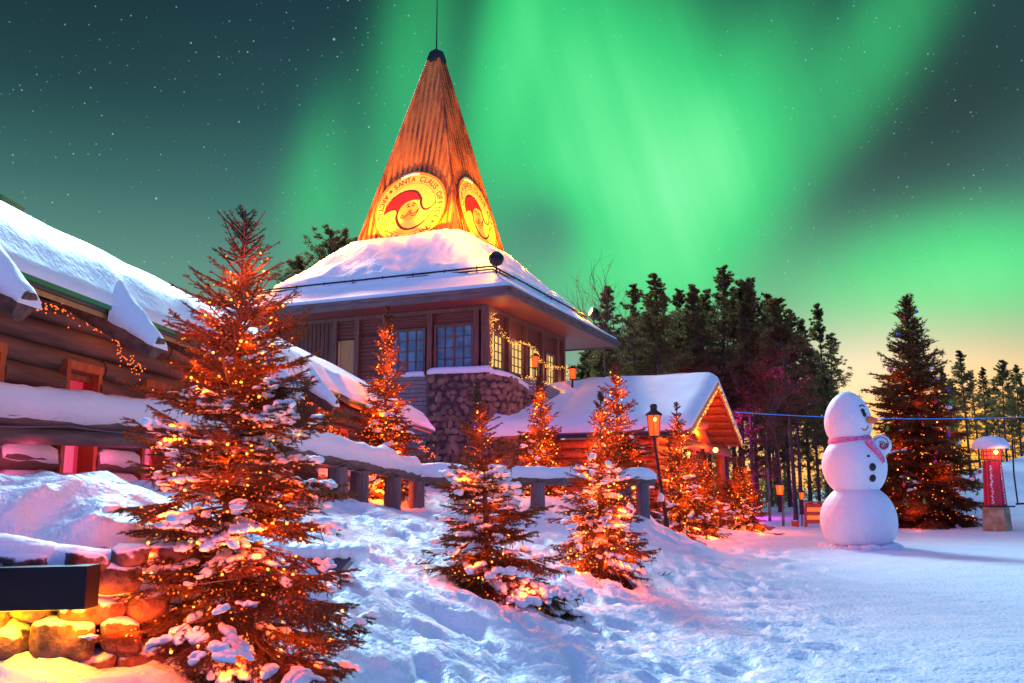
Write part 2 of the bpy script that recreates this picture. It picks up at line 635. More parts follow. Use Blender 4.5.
def frost(m, lo_=0.25, hi_=0.6, amt=0.5):
    """snow caught on the upward faces of a rough surface"""
    nt = m.node_tree
    out = [n for n in nt.nodes if n.type == "OUTPUT_MATERIAL"][0]
    b = [n for n in nt.nodes if n.type == "BSDF_PRINCIPLED"][0]
    s = nt.nodes.new("ShaderNodeBsdfDiffuse")
    s.inputs[0].default_value = (0.86, 0.88, 0.92, 1)
    g = nt.nodes.new("ShaderNodeNewGeometry")
    sp = nt.nodes.new("ShaderNodeSeparateXYZ")
    nt.links.new(g.outputs["Normal"], sp.inputs[0])
    tcx = nt.nodes.new("ShaderNodeTexCoord")
    nz = nt.nodes.new("ShaderNodeTexNoise")
    nz.inputs["Scale"].default_value = 14
    nz.inputs["Detail"].default_value = 6
    nt.links.new(tcx.outputs["Object"], nz.inputs["Vector"])
    a = nt.nodes.new("ShaderNodeMath")
    a.operation = "MULTIPLY_ADD"
    nt.links.new(nz.outputs[0], a.inputs[0])
    a.inputs[1].default_value = 1.4
    nt.links.new(sp.outputs[2], a.inputs[2])
    r = nt.nodes.new("ShaderNodeMapRange")
    r.inputs[1].default_value, r.inputs[2].default_value = lo_ + 0.7, hi_ + 0.7
    nt.links.new(a.outputs[0], r.inputs[0])
    mx = nt.nodes.new("ShaderNodeMixShader")
    nt.links.new(r.outputs[0], mx.inputs[0])
    nt.links.new(b.outputs[0], mx.inputs[1])
    nt.links.new(s.outputs[0], mx.inputs[2])
    nt.links.new(mx.outputs[0], out.inputs[0])


frost(M["granite"], 0.35, 0.6)
M["slab_grey"] = mat("grey_slab", (0.05, 0.055, 0.075), 0.5, (0.08, 0.085, 0.11), (5, 5, 5))
M["needle"] = mat("spruce_needle", (0.055, 0.060, 0.030), 0.6, (0.13, 0.10, 0.045), (9, 9, 9), detail=3, spec=0.3)
M["needle_far"] = mat("pine_needle", (0.022, 0.034, 0.022), 0.7, (0.06, 0.065, 0.035), (0.7, 0.7, 0.7), detail=5, spec=0.2)
M["needle_big"] = mat("dark_spruce_needle", (0.03, 0.035, 0.02), 0.7, (0.09, 0.06, 0.03), (1.2, 1.2, 1.2), detail=5, spec=0.2)
def leafmat(name, c1, c2, ns, tr, tc_):
    m = mat(name, c1, 0.7, c2, ns, detail=4, spec=0.2)
    nt = m.node_tree
    out = [n for n in nt.nodes if n.type == "OUTPUT_MATERIAL"][0]
    b = nt.nodes["Principled BSDF"]
    t = nt.nodes.new("ShaderNodeBsdfTranslucent")
    t.inputs[0].default_value = (*tc_, 1)
    mx = nt.nodes.new("ShaderNodeMixShader")
    mx.inputs[0].default_value = tr
    nt.links.new(b.outputs[0], mx.inputs[1])
    nt.links.new(t.outputs[0], mx.inputs[2])
    nt.links.new(mx.outputs[0], out.inputs[0])
    return m


M["needle"] = leafmat("spruce_needle", (0.05, 0.038, 0.014), (0.14, 0.062, 0.018), (9, 9, 9), 0.35, (0.22, 0.065, 0.012))
M["needle_far"] = leafmat("pine_needle", (0.045, 0.055, 0.03), (0.12, 0.10, 0.05), (0.7, 0.7, 0.7), 0.5, (0.36, 0.22, 0.06))
M["needle_big"] = leafmat("dark_spruce_needle", (0.04, 0.03, 0.014), (0.13, 0.075, 0.025), (1.2, 1.2, 1.2), 0.45, (0.26, 0.12, 0.02))
M["bark"] = mat("bark", (0.07, 0.045, 0.035), 0.9, (0.15, 0.10, 0.08), (20, 20, 4), bump=0.5)
M["bark_far"] = mat("pine_bark", (0.055, 0.035, 0.035), 0.9, (0.13, 0.085, 0.075), (6, 6, 1.2), bump=0.5)
M["birch"] = mat("birch_bark", (0.10, 0.09, 0.09), 0.8, (0.30, 0.27, 0.25), (3, 3, 6), bump=0.3)
M["red_pillar"] = mat("red_pillar_paint", (0.55, 0.02, 0.05), 0.45, (0.68, 0.03, 0.07), (3, 3, 3))
M["white"] = mat("white_paint", (0.8, 0.8, 0.8), 0.5)
M["concrete"] = mat("mossy_stone_base", (0.30, 0.17, 0.07), 0.85, (0.50, 0.45, 0.28), (2.5, 2.5, 2.5), bump=0.3)
M["scarf"] = mat("pink_scarf", (0.70, 0.03, 0.22), 0.8, (0.85, 0.35, 0.52), (5, 5, 9))
M["carrot"] = mat("orange_nose", (0.85, 0.22, 0.05), 0.6)
M["coal"] = mat("coal", (0.02, 0.02, 0.025), 0.7)
M["mouth"] = mat("red_mouth", (0.65, 0.03, 0.05), 0.6)
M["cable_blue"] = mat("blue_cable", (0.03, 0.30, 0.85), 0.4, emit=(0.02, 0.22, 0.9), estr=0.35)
M["wire"] = mat("cable", (0.10, 0.10, 0.12), 0.5)
M["redboard"] = mat("red_board", (0.55, 0.07, 0.03), 0.6, (0.75, 0.16, 0.05), (3, 3, 12))
M["bucket"] = mat("orange_bucket", (0.75, 0.07, 0.02), 0.4)
# ------------------------------------------------------------------ terrain
PTS = np.array([
    # plaza
    (0.8, 3, 0.0), (3, 3, 0), (8, 4, 0), (1.0, 6, 0.02), (1.1, 7.5, 0), (1.5, 10, 0), (2.5, 14, 0), (4.4, 20, 0), (6.1, 26, 0), (9.5, 33, 0.0),
    (5, 10, 0), (12, 10, 0), (10, 20, 0), (20, 20, 0), (12, 28, 0), (17, 36, 0), (24, 30, 0), (12, 42, 0.02), (20, 41, 0.02), (40, 10, 0), (40, 40, 0.4),
    (0, -5, 0), (10, -8, 0), (-8, -5, 0.7), (30, -8, 0), (-25, -8, 0.8),
    # trees on the bank
    (-1.6, 5.3, 0.56), (-0.3, 10.3, 0.36), (1.3, 14.2, 0.36), (-0.2, 7.6, 0.36), (0.2, 5.4, 0.2), (-0.6, 4.0, 0.36),
    (-2.2, 4.2, 0.72), (-3.0, 4.6, 0.78), (-1.4, 3.0, 0.5), (-4.5, 4.2, 0.85), (-2.6, 2.5, 0.7),
    (-1.25, 11, 0.95), (-1.5, 8.8, 1.0), (-1.75, 7.4, 0.95), (-1.7, 6.4, 0.7), (-2.15, 8.2, 1.4), (-2.05, 7.4, 1.1),
    (-2.9, 8.5, 1.5), (-2.25, 14, 1.36), (-2.15, 16, 1.24), (-1.9, 17.5, 1.18), (-1.1, 14.5, 1.0), (-0.4, 17, 0.9), (0.2, 13.0, 0.55),
    (0.57, 20, 1.30), (2.0, 21, 1.22), (3.2, 22, 1.12), (3.6, 21.6, 0.55), (2.4, 18.5, 0.55), (1.2, 17.2, 0.7), (3.8, 24, 0.35), (4.27, 25.6, -0.06), (4.5, 24.3, -0.03), (4.7, 26.8, -0.03), (3.6, 27, 0.2),
    # behind the rail
    (-3.6, 9.7, 1.66), (-4.6, 9.0, 1.72), (-4.0, 13, 1.62), (-3.2, 8.2, 1.66), (-3.5, 18, 1.5), (-2.5, 22, 1.5), (-1, 24, 1.4), (1.5, 25, 1.2), (-3, 28, 1.6), (0, 30, 1.6),
    (-8, 12, 1.6), (-12, 25, 1.6), (-10, 40, 1.8), (3, 30, 1.0), (5, 34, 0.6), (0, 40, 1.4), (-25, 10, 1.5), (-30, 40, 2),
    # far ground and the mound at the right
    (10, 55, 0.5), (25, 58, 0.9), (0, 60, 1.3), (-20, 60, 1.6), (19.5, 46, 0.5), (23.5, 47, 2.2), (28, 49, 3.6), (34, 50, 3.2), (26.5, 42.5, 1.4), (23.3, 41, 0.5), (60, 60, 1.5), (60, 20, 1.0), (15, 75, 0.8), (40, 80, 1.0),
    (-60, 0, 1.4), (-60, 60, 1.5), (0, 120, 1.0), (60, 120, 1.0), (-60, 120, 1.2), (60, -10, 0.5),
], float)


def tps_fit(p):
    n = len(p)
    d = np.linalg.norm(p[:, None, :2] - p[None, :, :2], axis=2)
    K = d ** 1.0 * 1.0
    K = K + np.eye(n) * 0.02
    Q = np.hstack([np.ones((n, 1)), p[:, :2]])
    A_ = np.block([[K, Q], [Q.T, np.zeros((3, 3))]])
    return np.linalg.solve(A_, np.concatenate([p[:, 2], np.zeros(3)]))


_w = tps_fit(PTS)


def base_z(x, y):
    x, y = np.asarray(x, float), np.asarray(y, float)
    sh = x.shape
    x, y = x.ravel(), y.ravel()
    out = np.empty(len(x))
    for i in range(0, len(x), 20000):
        xs, ys = x[i:i + 20000], y[i:i + 20000]
        d = np.sqrt((xs[:, None] - PTS[None, :, 0]) ** 2 + (ys[:, None] - PTS[None, :, 1]) ** 2 + 0.03)
        out[i:i + 20000] = d @ _w[:len(PTS)] + _w[-3] + _w[-2] * xs + _w[-1] * ys
    return out.reshape(sh)


def ss(x, a, b):
    t = np.clip((x - a) / (b - a), 0, 1)
    return t * t * (3 - 2 * t)


TOE = np.array([(0.6, -10), (0.9, 3), (1.0, 7.5), (1.6, 10), (2.6, 14), (4.5, 20), (6.2, 26), (9.5, 33), (11, 45), (12, 100)])
WALL = np.array([(-9, 4.95), (-3.2, 5.0), (-2.35, 5.05), (-2.02, 5.25), (-1.92, 5.7), (-2.0, 6.5), (-2.1, 7.3)])


def wall_d(x, y):
    """signed distance behind the retaining wall (positive = uphill side)"""
    best = np.full(x.shape, 1e9)
    sg = np.ones(x.shape)
    for (x0, y0), (x1, y1) in zip(WALL[:-1], WALL[1:]):
        ex, ey = x1 - x0, y1 - y0
        t = np.clip(((x - x0) * ex + (y - y0) * ey) / (ex * ex + ey * ey), 0, 1)
        d = np.hypot(x - x0 - t * ex, y - y0 - t * ey)
        s = np.sign(ex * (y - y0) - ey * (x - x0))
        m = d < best
        best = np.where(m, d, best)
        sg = np.where(m, s, sg)
    return best * sg


def ground_z(x, y, fine=True):
    x, y = np.asarray(x, float), np.asarray(y, float)
    z = base_z(x, y)
    d = wall_d(x, y)
    hi = 1.38 + 0.28 * ss(d, 0, 0.9) + (0.07 * (fbm(x * 1.7, y * 1.7, 3) - 0.5))
    k = ss(d, 0.08, 0.22) * (1 - ss(y, 6.4, 7.6)) * (x < -1.6)
    z = z * (1 - k) + np.maximum(hi, z) * k
    toe = np.interp(y, TOE[:, 1], TOE[:, 0])
    bank = ss(toe + 1.2 - x, 0, 1.8)               # 1 on the bank, 0 on the plaza
    z = z * (bank * 0.98 + 0.02 if False else 1)
    far = ss(y, 40, 60)
    lump = ss(vnoise(x * 0.8 + 3, y * 0.8 + 8), 0.25, 0.7)
    prints = 0.13 * ss(vnoise(x * 3.4 + 40, y * 2.6 + 11), 0.66, 0.82)
    if fine:
        near = 1 - ss(y, 30, 60)
        z = z + bank * (1 - far) * ((fbm(x * 0.9, y * 0.9, 4) - 0.5) * 0.26 + (fbm(x * 2.3 + 9, y * 2.3, 5, True) - 0.6) * 0.15
                        + (fbm(x * 6.5, y * 6.5, 4, True) - 0.6) * 0.10 * (0.3 + 0.7 * lump) - lump * prints)
        z = z + (1 - bank) * ((fbm(x * 1.2, y * 2.0 + 4, 3) - 0.5) * 0.05 + (fbm(x * 5, y * 6, 4, True) - 0.6) * 0.035) * near
        z = z + (1 - bank) * ss(toe + 3.2 - x, 0, 2.0) * ((fbm(x * 2.6, y * 2.6 + 3, 4, True) - 0.6) * 0.14 - 0.4 * prints) * near
        z = z + far * (fbm(x * 0.1, y * 0.1, 3) - 0.5) * 0.5
    return z


def gz(x, y):
    return float(ground_z(np.array([x]), np.array([y]))[0])


def axis_lines(segs):
    out = []
    for a, b, st in segs:
        out.append(np.arange(a, b, st))
    out.append(np.array([segs[-1][1]]))
    return np.concatenate(out)


gx = axis_lines([(-1500, -200, 130), (-200, -60, 20), (-60, -20, 3), (-20, -7, 0.5), (-7, -4.2, 0.14), (-4.2, 4.5, 0.05), (4.5, 9, 0.10), (9, 25, 0.25), (25, 60, 1.5), (60, 200, 20), (200, 1500, 130)])
gy = axis_lines([(-300, -30, 30), (-30, 0, 3), (0, 3, 0.4), (3, 9, 0.045), (9, 16, 0.07), (16, 30, 0.16), (30, 50, 0.35), (50, 90, 1.5), (90, 300, 20), (300, 1500, 120)])
GX, GY = np.meshgrid(gx, gy)
GZ = ground_z(GX, GY)
GZ[(np.abs(GX) > 200) | (np.abs(GY) > 250)] = 1.0
nx, ny = len(gx), len(gy)
idx = np.arange(nx * ny).reshape(ny, nx)
F_ = np.stack([idx[:-1, :-1], idx[:-1, 1:], idx[1:, 1:], idx[1:, :-1]], -1).reshape(-1, 4)
g_ = raw_mesh("snow_ground", np.stack([GX, GY, GZ], -1).reshape(-1, 3), F_, M["snow_ground"], smooth=True)
tag(g_, "lumpy blue white snow covering the square and the bank", kind="structure")


# ------------------------------------------------------------------ snow helper: a lumpy slab draped along a path
def snow_strip(path, width, height, rng, nseg=None, up=(0, 0, 1), step=0.06, nw=9, jag=0.35, mb=None):
    path = [np.asarray(p, float) for p in path]
    L = [0]
    for a, b in zip(path[:-1], path[1:]):
        L.append(L[-1] + np.linalg.norm(b - a))
    n = max(4, int(L[-1] / step))
    pa = np.array(path)
    s = np.linspace(0, L[-1], n)
    c = np.stack([np.interp(s, L, pa[:, k]) for k in range(3)], -1)
    t = np.gradient(c, axis=0)
    t /= np.linalg.norm(t, axis=1)[:, None]
    side = np.cross(t, up)
    side /= np.linalg.norm(side, axis=1)[:, None]
    upv = np.cross(side, t)
    o1, o2 = rng.uniform(0, 99), rng.uniform(0, 99)
    rows = []
    for k in range(nw):
        a = math.pi * k / (nw - 1)
        ws = width / 2 * (1 + jag * (fbm(s * 2.3 + o1 + (5 if k > nw / 2 else 0), s * 0 + k * 0.15, 3) - 0.5))
        hs = height * (1 + jag * 1.6 * (fbm(s * 1.7 + o2, s * 0 + k * 0.2, 4) - 0.5))
        endf = np.clip(np.minimum(s, L[-1] - s) / (height * 0.9) + 0.02, 0, 1) ** 0.5
        x = -math.cos(a) * ws
        z = (math.sin(a) ** 0.55) * hs * endf - (0.03 if k in (0, nw - 1) else 0)
        z = z - (0.05 + 0.07 * fbm(s * 4 + o2, s * 0 + k, 2)) * (k in (0, nw - 1))
        rows.append(c + side * x[:, None] + upv * (z[:, None] if hasattr(z, "shape") else z))
    V = np.stack(rows, 1)
    F = []
    for i in range(n - 1):
        for k in range(nw - 1):
            a = i * nw + k
            F.append((a, a + nw, a + nw + 1, a + 1))
        F.append((i * nw, i * nw + nw - 1, (i + 1) * nw + nw - 1, (i + 1) * nw))
    mb = mb or MB()
    V = V.reshape(-1, 3)
    mb.add(V, F, 0, True)
    mb.add(V[:nw], [tuple(range(nw))])
    mb.add(V[-nw:], [tuple(range(nw))[::-1]])
    return mb


rng = np.random.RandomState(3)

# ------------------------------------------------------------------ left log cabins
CDIR = unit([0.086, 1, 0])
CN = unit([1, -0.086, 0])


def cab(o, y, z):
    """offset o from the cabin axis, distance y along it"""
    return np.array([0.086 * y + o, y, z])


def string_points(pts, n, spread, rr, droop=0.0):
    pa = np.array(pts)
    L = np.concatenate([[0], np.cumsum(np.linalg.norm(np.diff(pa, axis=0), axis=1))])
    s = np.sort(rr.uniform(0, L[-1], n))
    c = np.stack([np.interp(s, L, pa[:, k]) for k in range(3)], -1)
    c += rr.normal(0, spread, c.shape)
    c[:, 2] -= np.abs(rr.normal(0, droop, n)) if droop else 0
    return c


def catenary(a, b, sag, n=10):
    a, b = np.asarray(a, float), np.asarray(b, float)
    return [a + (b - a) * t - np.array([0, 0, sag * 4 * t * (1 - t)]) for t in np.linspace(0, 1, n)]


def garland(label, path, n, r, spread, seed, droop=0.0, m="bulb_gold", group=None, wire=0.008, name="light_garland"):
    rr = np.random.RandomState(seed)
    g = thing(name, label, "string lights", path[0], group)
    w = MB()
    w.tube(path, wire, 5)
    w.build("cable", M["wire"], g)
    c = string_points(path, n, spread, rr, droop)
    if n <= 100:
        for q in c:
            b = MB()
            b.ico(q, r, 1)
            b.build("bulb", M[m], g)
    else:
        V, F = stamp(ICO[1], c, np.full(n, r))
        b = raw_mesh("bulbs", V, F, M[m], g)
        b["kind"] = "stuff"
    return g


def log_cabin(label, y0, y1, win, dz=0.0, oo=0.0, gseed=0, rafters=(), lights=True, chimney=False):
    t = thing("log_cabin", label, "cabin", cab(-6.5 + oo, (y0 + y1) / 2, 1.4))
    ow, oe, orr = -5.5 + oo, -4.7 + oo, -8.0 + oo
    # wall of round logs: long courses on top, short ones between the windows
    wl = MB()
    r = 0.128
    zt = 3.62 + dz
    for k in range(4):
        z = zt - 0.235 * k
        cuts = sorted([y0] + ([y0 + (y1 - y0) * f for f in ((0.37,), (0.62,), (0.3, 0.74), (0.5,))[k]]) + [y1])
        for a, b in zip(cuts[:-1], cuts[1:]):
            q = [cab(ow, a + 0.012, z), cab(ow, (a + b) / 2, z + 0.01), cab(ow, b - 0.012, z)]
            wl.tube(q, [r, r * 0.97, r * 0.95], 14)
    zs = zt - 0.235 * 4
    edges = [y0] + [e for w in win for e in w] + [y1]
    k = 0
    ends = []
    sns = []
    while zs > 1.25:
        for j in range(0, len(edges), 2):
            a, b = edges[j], edges[j + 1]
            if b - a < 0.2:
                continue
            e = rng.uniform(-0.03, 0.03)
            wl.tube([cab(ow + 0.05, a + 0.03 + e, zs), cab(ow + 0.05, b - 0.05 + e, zs)], [r, r * 0.96], 14)
            ends.append((a + 0.03 + e, zs))
            if zs < 2.35:
                snow_strip([cab(ow + 0.10, a + 0.08, zs + r * 0.75), cab(ow + 0.10, b - 0.1, zs + r * 0.75)], 0.16, 0.065, rng, step=0.1, nw=6, mb=(sns.append(MB()) or sns[-1]))
        zs -= 0.262
        k += 1
    lw_ = wl.build("log_wall", M["log"], t)
    for (ye, ze) in ends:
        b = MB()
        b.lathe(cab(ow + 0.05, ye, ze), [(r * 0.99, -0.004), (0.001, -0.006)], 14, axis=CDIR, smooth=False)
        b.build("log_end", M["log_end"], lw_)
    for b in sns:
        b.build("log_snow", M["snow"], lw_)
    # inner lining behind the logs
    li = MB()
    li.bar(cab(ow - 0.3, y0, 2.4 + dz), cab(ow - 0.3, y1, 2.4 + dz), 0.3, 2.6)
    li.build("inner_wall", M["log_end"], t)
    # windows
    for (a, b) in win:
        fr = MB()
        z0, z1 = 1.66 + dz, 2.86 + dz
        for y in (a, b):
            fr.box(cab(ow + 0.06, y, (z0 + z1) / 2), CN * 0.10, CDIR * 0.035, (0, 0, (z1 - z0) / 2))
        fr.box(cab(ow + 0.06, (a + b) / 2, z1 + 0.02), CN * 0.105, CDIR * ((b - a) / 2 + 0.04), (0, 0, 0.045))
        fr.box(cab(ow + 0.03, (a + b) / 2, z1 - 0.08), CN * 0.03, CDIR * ((b - a) / 2 - 0.03), (0, 0, 0.03))
        fr.box(cab(ow + 0.03, a + 0.13, (z0 + z1) / 2), CN * 0.03, CDIR * 0.03, (0, 0, (z1 - z0) / 2 - 0.03))
        w = fr.build("window_frame", M["hutlog"], t)
        pn = MB()
        pn.box(cab(ow - 0.02, (a + b) / 2, (z0 + z1) / 2), CN * 0.01, CDIR * ((b - a) / 2 - 0.035), (0, 0, (z1 - z0) / 2 - 0.02))
        pn.build("pane", M["redglass"], w)
        # painted pink drape with a pale pattern inside the window
        dr = MB()
        ym = a + 0.13 + (b - a - 0.13) * 0.5
        dr.box(cab(ow + 0.0, ym, z0 + 0.42), CN * 0.006, CDIR * (b - a) * 0.16, (0, 0, 0.30))
        dr.build("drape", M["pinkglass"], w)
    # soffit, plate beam
    so = MB()
    so.prism([cab(ow + 0.02, y0, 3.74 + dz), cab(ow + 0.02, y1, 3.74 + dz), cab(oe - 0.02, y1, 3.25 + dz), cab(oe - 0.02, y0, 3.25 + dz)], (0, 0, 0.05))
    so.build("soffit", M["orangewood"], t)
    # roof deck with gable triangles
    rz = 5.05 + dz
    rf = MB()
    rf.prism([cab(oe, y0 - .3, 3.30 + dz), cab(oe, y1 + .3, 3.30 + dz), cab(orr, y1 + .3, rz), cab(orr, y0 - .3, rz)], (0, 0, 0.08))
    rf.prism([cab(orr - 3.3, y1 + .3, 3.30 + dz), cab(orr - 3.3, y0 - .3, 3.30 + dz), cab(orr, y0 - .3, rz), cab(orr, y1 + .3, rz)], (0, 0, 0.08))
    roof = rf.build("roof", M["fascia"], t)
    for y in (y0 + 0.05, y1 - 0.05):
        gb = MB()
        gb.prism([cab(ow, y, 1.2), cab(ow, y, 3.6 + dz), cab(orr, y, rz - .02), cab(orr - 2.5, y, 3.6 + dz), cab(orr - 2.5, y, 1.2)], CDIR * 0.1)
        gb.build("gable_wall", M["log"], t)
    ed = MB()
    ed.bar(cab(oe + 0.03, y0 - .32, 3.35 + dz), cab(oe + 0.03, y1 + .34, 3.35 + dz), 0.04, 0.045)
    ed.bar(cab(oe + 0.05, y1 + .34, 3.33 + dz), cab(orr, y1 + .34, rz + .06), 0.04, 0.075)
    ed.build("green_edge_trim", M["green"], roof)
    # deep roof snow: thick at the eave with a lumpy lower band
    n1, n2 = int((y1 - y0 + .6) / 0.12), 34
    ys = np.linspace(y0 - .32, y1 + .32, n1)
    us = np.linspace(0, 1, n2)
    YY, UU = np.meshgrid(ys, us, indexing="ij")
    o_ = oe + 0.07 + (orr - oe - 0.07) * UU
    th = 0.10 + 0.26 * ss(UU, 0.0, 0.10) * (1 + 0.05 * np.sin(YY * 3)) - 0.06 * ss(UU, .8, 1)
    th = th * ss(np.minimum(YY - y0 + .34, y1 + .34 - YY), 0.0, 0.25) ** 0.4
    band = np.exp(-((UU - 0.12) / 0.07) ** 2)
    zz = 3.34 + dz + (rz - 3.30 - dz + 0.06) * UU + th + band * (fbm(YY * 5, UU * 22, 4) - 0.5) * 0.16 + (fbm(YY * 1.2, UU * 4, 3) - 0.5) * 0.05
    V = np.stack([0.086 * YY + o_, YY, zz], -1)
    V = np.concatenate([V, np.stack([0.086 * YY[:, :1] + oe + 0.05, YY[:, :1], np.full((n1, 1), 3.37 + dz)], -1)], 1)  # skirt
    V = np.roll(V, 1, axis=1)
    nn = n2 + 1
    ii = np.arange(n1 * nn).reshape(n1, nn)
    F = np.stack([ii[:-1, :-1], ii[1:, :-1], ii[1:, 1:], ii[:-1, 1:]], -1).reshape(-1, 4)
    raw = raw_mesh("roof_snow", V.reshape(-1, 3), F[:, ::-1], M["snow"], roof, smooth=True)
    for row, fl in ((0, 1), (n1 - 1, 0)):
        em = MB()
        top = [V[row, k] for k in range(nn)]
        bot = [cab(oe + 0.05, ys[row], 3.36 + dz), cab(orr, ys[row], rz + 0.06)]
        poly = top + [bot[1]]
        em.add(poly, [tuple(range(len(poly))) if fl else tuple(range(len(poly)))[::-1]])
        em.build("snow_edge", M["snow"], roof)
    # back slope snow
    bs = MB()
    zr = float(zz[n1 // 2, -1])
    bs.prism([cab(orr - 3.35, y1 + .3, 3.6 + dz), cab(orr - 3.35, y0 - .3, 3.6 + dz), cab(orr, y0 - .3, zr), cab(orr, y1 + .3, zr)], (0, 0, -0.26))
    bs.build("back_roof_snow", M["snow"], roof)
    # rafter poles poking out past the eave under caps of snow
    for yr in rafters:
        rb = MB()
        a, b = cab(ow - 0.5, yr, 3.98 + dz), cab(-4.27 + oo, yr, 2.97 + dz)
        rb.tube([a, (a + b) / 2, b], [0.13, 0.13, 0.125], 14)
        ra = rb.build("rafter_pole", M["log"], t)
        rc = MB()
        rc.lathe(b + unit(b - a) * 0.004, [(0.12, 0), (0.001, 0.004)], 14, axis=unit(b - a), smooth=False)
        rc.build("rafter_end", M["log_end"], ra)
        # snow cap: a tapering wedge from the eave down the pole
        d = unit(b - a)
        s = CDIR
        u = unit(np.cross(s, d))
        u = u if u[2] > 0 else -u
        st_ = cab(oe + 0.02, yr, 0)
        tt = (st_[0] - a[0]) / (b[0] - a[0])
        p0 = a + (b - a) * tt
        L = np.linalg.norm(b - p0) + 0.03
        V, nq, nr = [], 14, 11
        for i in range(nq):
            f = i / (nq - 1)
            c = p0 + d * (L * f)
            hgt = 0.44 - 0.30 * f ** 0.9
            if i == nq - 1:
                hgt *= 0.85
            wd = 0.19 - 0.04 * f
            for k in range(nr):
                an = math.pi * k / (nr - 1)
                zz_ = math.sin(an) ** 0.9 * hgt
                ww = -math.cos(an) * wd * (1.05 if k in (0, nr - 1) else 1)
                V.append(c + s * ww + np.array([0, 0, 1]) * zz_ + u * 0.02 + np.array([0, 0, (fbm(np.array([f * 4 + yr]), np.array([k * .4]), 2)[0] - .5) * .05]))
        F = [(i * nr + k, (i + 1) * nr + k, (i + 1) * nr + k + 1, i * nr + k + 1) for i in range(nq - 1) for k in range(nr - 1)]
        F += [(i * nr + nr - 1, (i + 1) * nr + nr - 1, (i + 1) * nr, i * nr) for i in range(nq - 1)]
        sc_m = MB()
        sc_m.add(V, F, 0, True)
        sc_m.add(V[-nr:], [tuple(range(nr))])
        sc_m.add(V[:nr], [tuple(range(nr))[::-1]])
        sc_m.build("snow_cap", M["snow"], ra)
    if chimney:
        ch = MB()
        p = P(0, 214, 12.4)
        ch.box(p + np.array([-0.1, 0, -0.3]), (0.22, 0, 0), (0, 0.25, 0), (0, 0, 0.42))
        c_ = ch.build("chimney", M["fascia"], t)
        ch = MB()
        ch.box(p + np.array([-0.1, 0, 0.15]), (0.28, 0, 0), (0, 0.31, 0), (0, 0, 0.035))
        ch.build("chimney_cap", M["green"], c_)
    return t


log_cabin("long dark log cabin with thick roof snow and green eave trim at the left", 3.6, 16.5,
          [(7.6, 8.22), (9.27, 9.88), (10.95, 11.55), (12.6, 13.2), (14.3, 14.9)], rafters=(4.66, 6.76, 8.88, 11.0, 13.1, 15.2), chimney=True)
log_cabin("second log cabin half hidden behind the small lit spruce in front of the tower building", 17.9, 27.0,
          [(19.5, 20.1), (22, 22.6), (24.5, 25.1)], dz=-0.02, rafters=())
garland("dotted orange lights under the eave of the long log cabin", [cab(-5.22, 7.2, 3.5)] + [cab(-5.2, y, 3.42 - 0.05 * (i % 2)) for i, y in enumerate((7.8, 8.4, 9.0, 9.6, 9.9))] + [cab(-5.2, 9.95, 3.1), cab(-5.2, 10.5, 3.0)],
        230, 0.0075, 0.022, 5, m="bulb", droop=0.06)
garland("orange lights in the gap beside the end of the long log cabin roof", [cab(-4.9, 15.0, 3.2), cab(-4.8, 16.2, 3.1), cab(-4.8, 16.9, 2.6), cab(-4.7, 17.6, 2.4)],
        100, 0.012, 0.07, 6, m="bulb")
garland("orange lights along the eave of the half hidden log cabin", [cab(-4.75, 21.0, 3.1), cab(-4.75, 24.2, 3.0), cab(-4.7, 27.2, 2.7), cab(-4.6, 27.4, 2.3)],
        100, 0.016, 0.06, 7, m="bulb")
# the lamps behind the cabin eave
for y, p in ((7.6, 14), (9.9, 10), (12.2, 10), (16.8, 14), (26, 26)):
    lamp("eave_lamp", cab(-5.0, y, 3.42), (1.0, 0.25, 0.05), p * 0.8, 0.05)
for y in (8.3, 9.95, 11.6, 13.2):
    lamp("window_lamp", cab(-5.05, y, 1.95), (1.0, 0.08, 0.25), 4, 0.15)

# ------------------------------------------------------------------ heavy timber rail
rr = np.random.RandomState(21)


def rail_xy(o, y):
    return 0.086 * y + o


fence = thing("timber_rail_fence", "snow topped round log rail on stout posts running along the bank", "fence", (-2.2, 14, 1.3))
RA, RB, RC_, RD = np.array([-4.9, 6.5, 2.21]), np.array([-3.80, 11.0, 2.33]), np.array([-2.75, 14.6, 2.09]), np.array([-1.93, 18.3, 1.90])
RE = RA + (RA - RB) * 0.6
for q0, q1, r0, r1 in ((RE, RA, .10, .10), (RA, RB, 0.095, 0.115), (RB, RC_, 0.12, 0.13), (RC_, RD, 0.13, 0.14)):
    rl = MB()
    d_ = unit(q1 - q0) * 0.006
    rl.tube([q0 + d_, (q0 + q1) / 2, q1 - d_], [r0, (r0 + r1) / 2, r1], 16)
    rl.build("top_rail", M["rail"], fence)
for q0, q1 in ((RE, RA), (RA, RB)):
    rl = MB()
    lo = np.array([0.06, 0, -0.175])
    rl.tube([q0 + lo, q1 + lo], 0.075, 12)
    rl.build("lower_rail", M["rail"], fence)
pA, pB, pC = np.array([-1.93, 18.35, 1.86]), np.array([0.9, 20.0, 1.84]), np.array([3.3, 21.8, 1.84])
rl = MB()
rl.tube([pA + (0, 0, .0), pB], [0.14, 0.14], 14)
rl.build("top_rail", M["rail"], fence)
rl = MB()
rl.tube([pB + unit(pC - pB) * .01, pC], [0.14, 0.15], 14)
rl.build("top_rail", M["rail"], fence)
posts = [(-2.75, 14.5), (-2.55, 15.4), (-2.2, 17.0), (-1.9, 18.4), (-1.1, 18.75), (0.55, 19.75), (2.6, 21.2), (3.05, 21.55)]
posts += [(-3.72, 11.2), (-4.9, 6.5)]
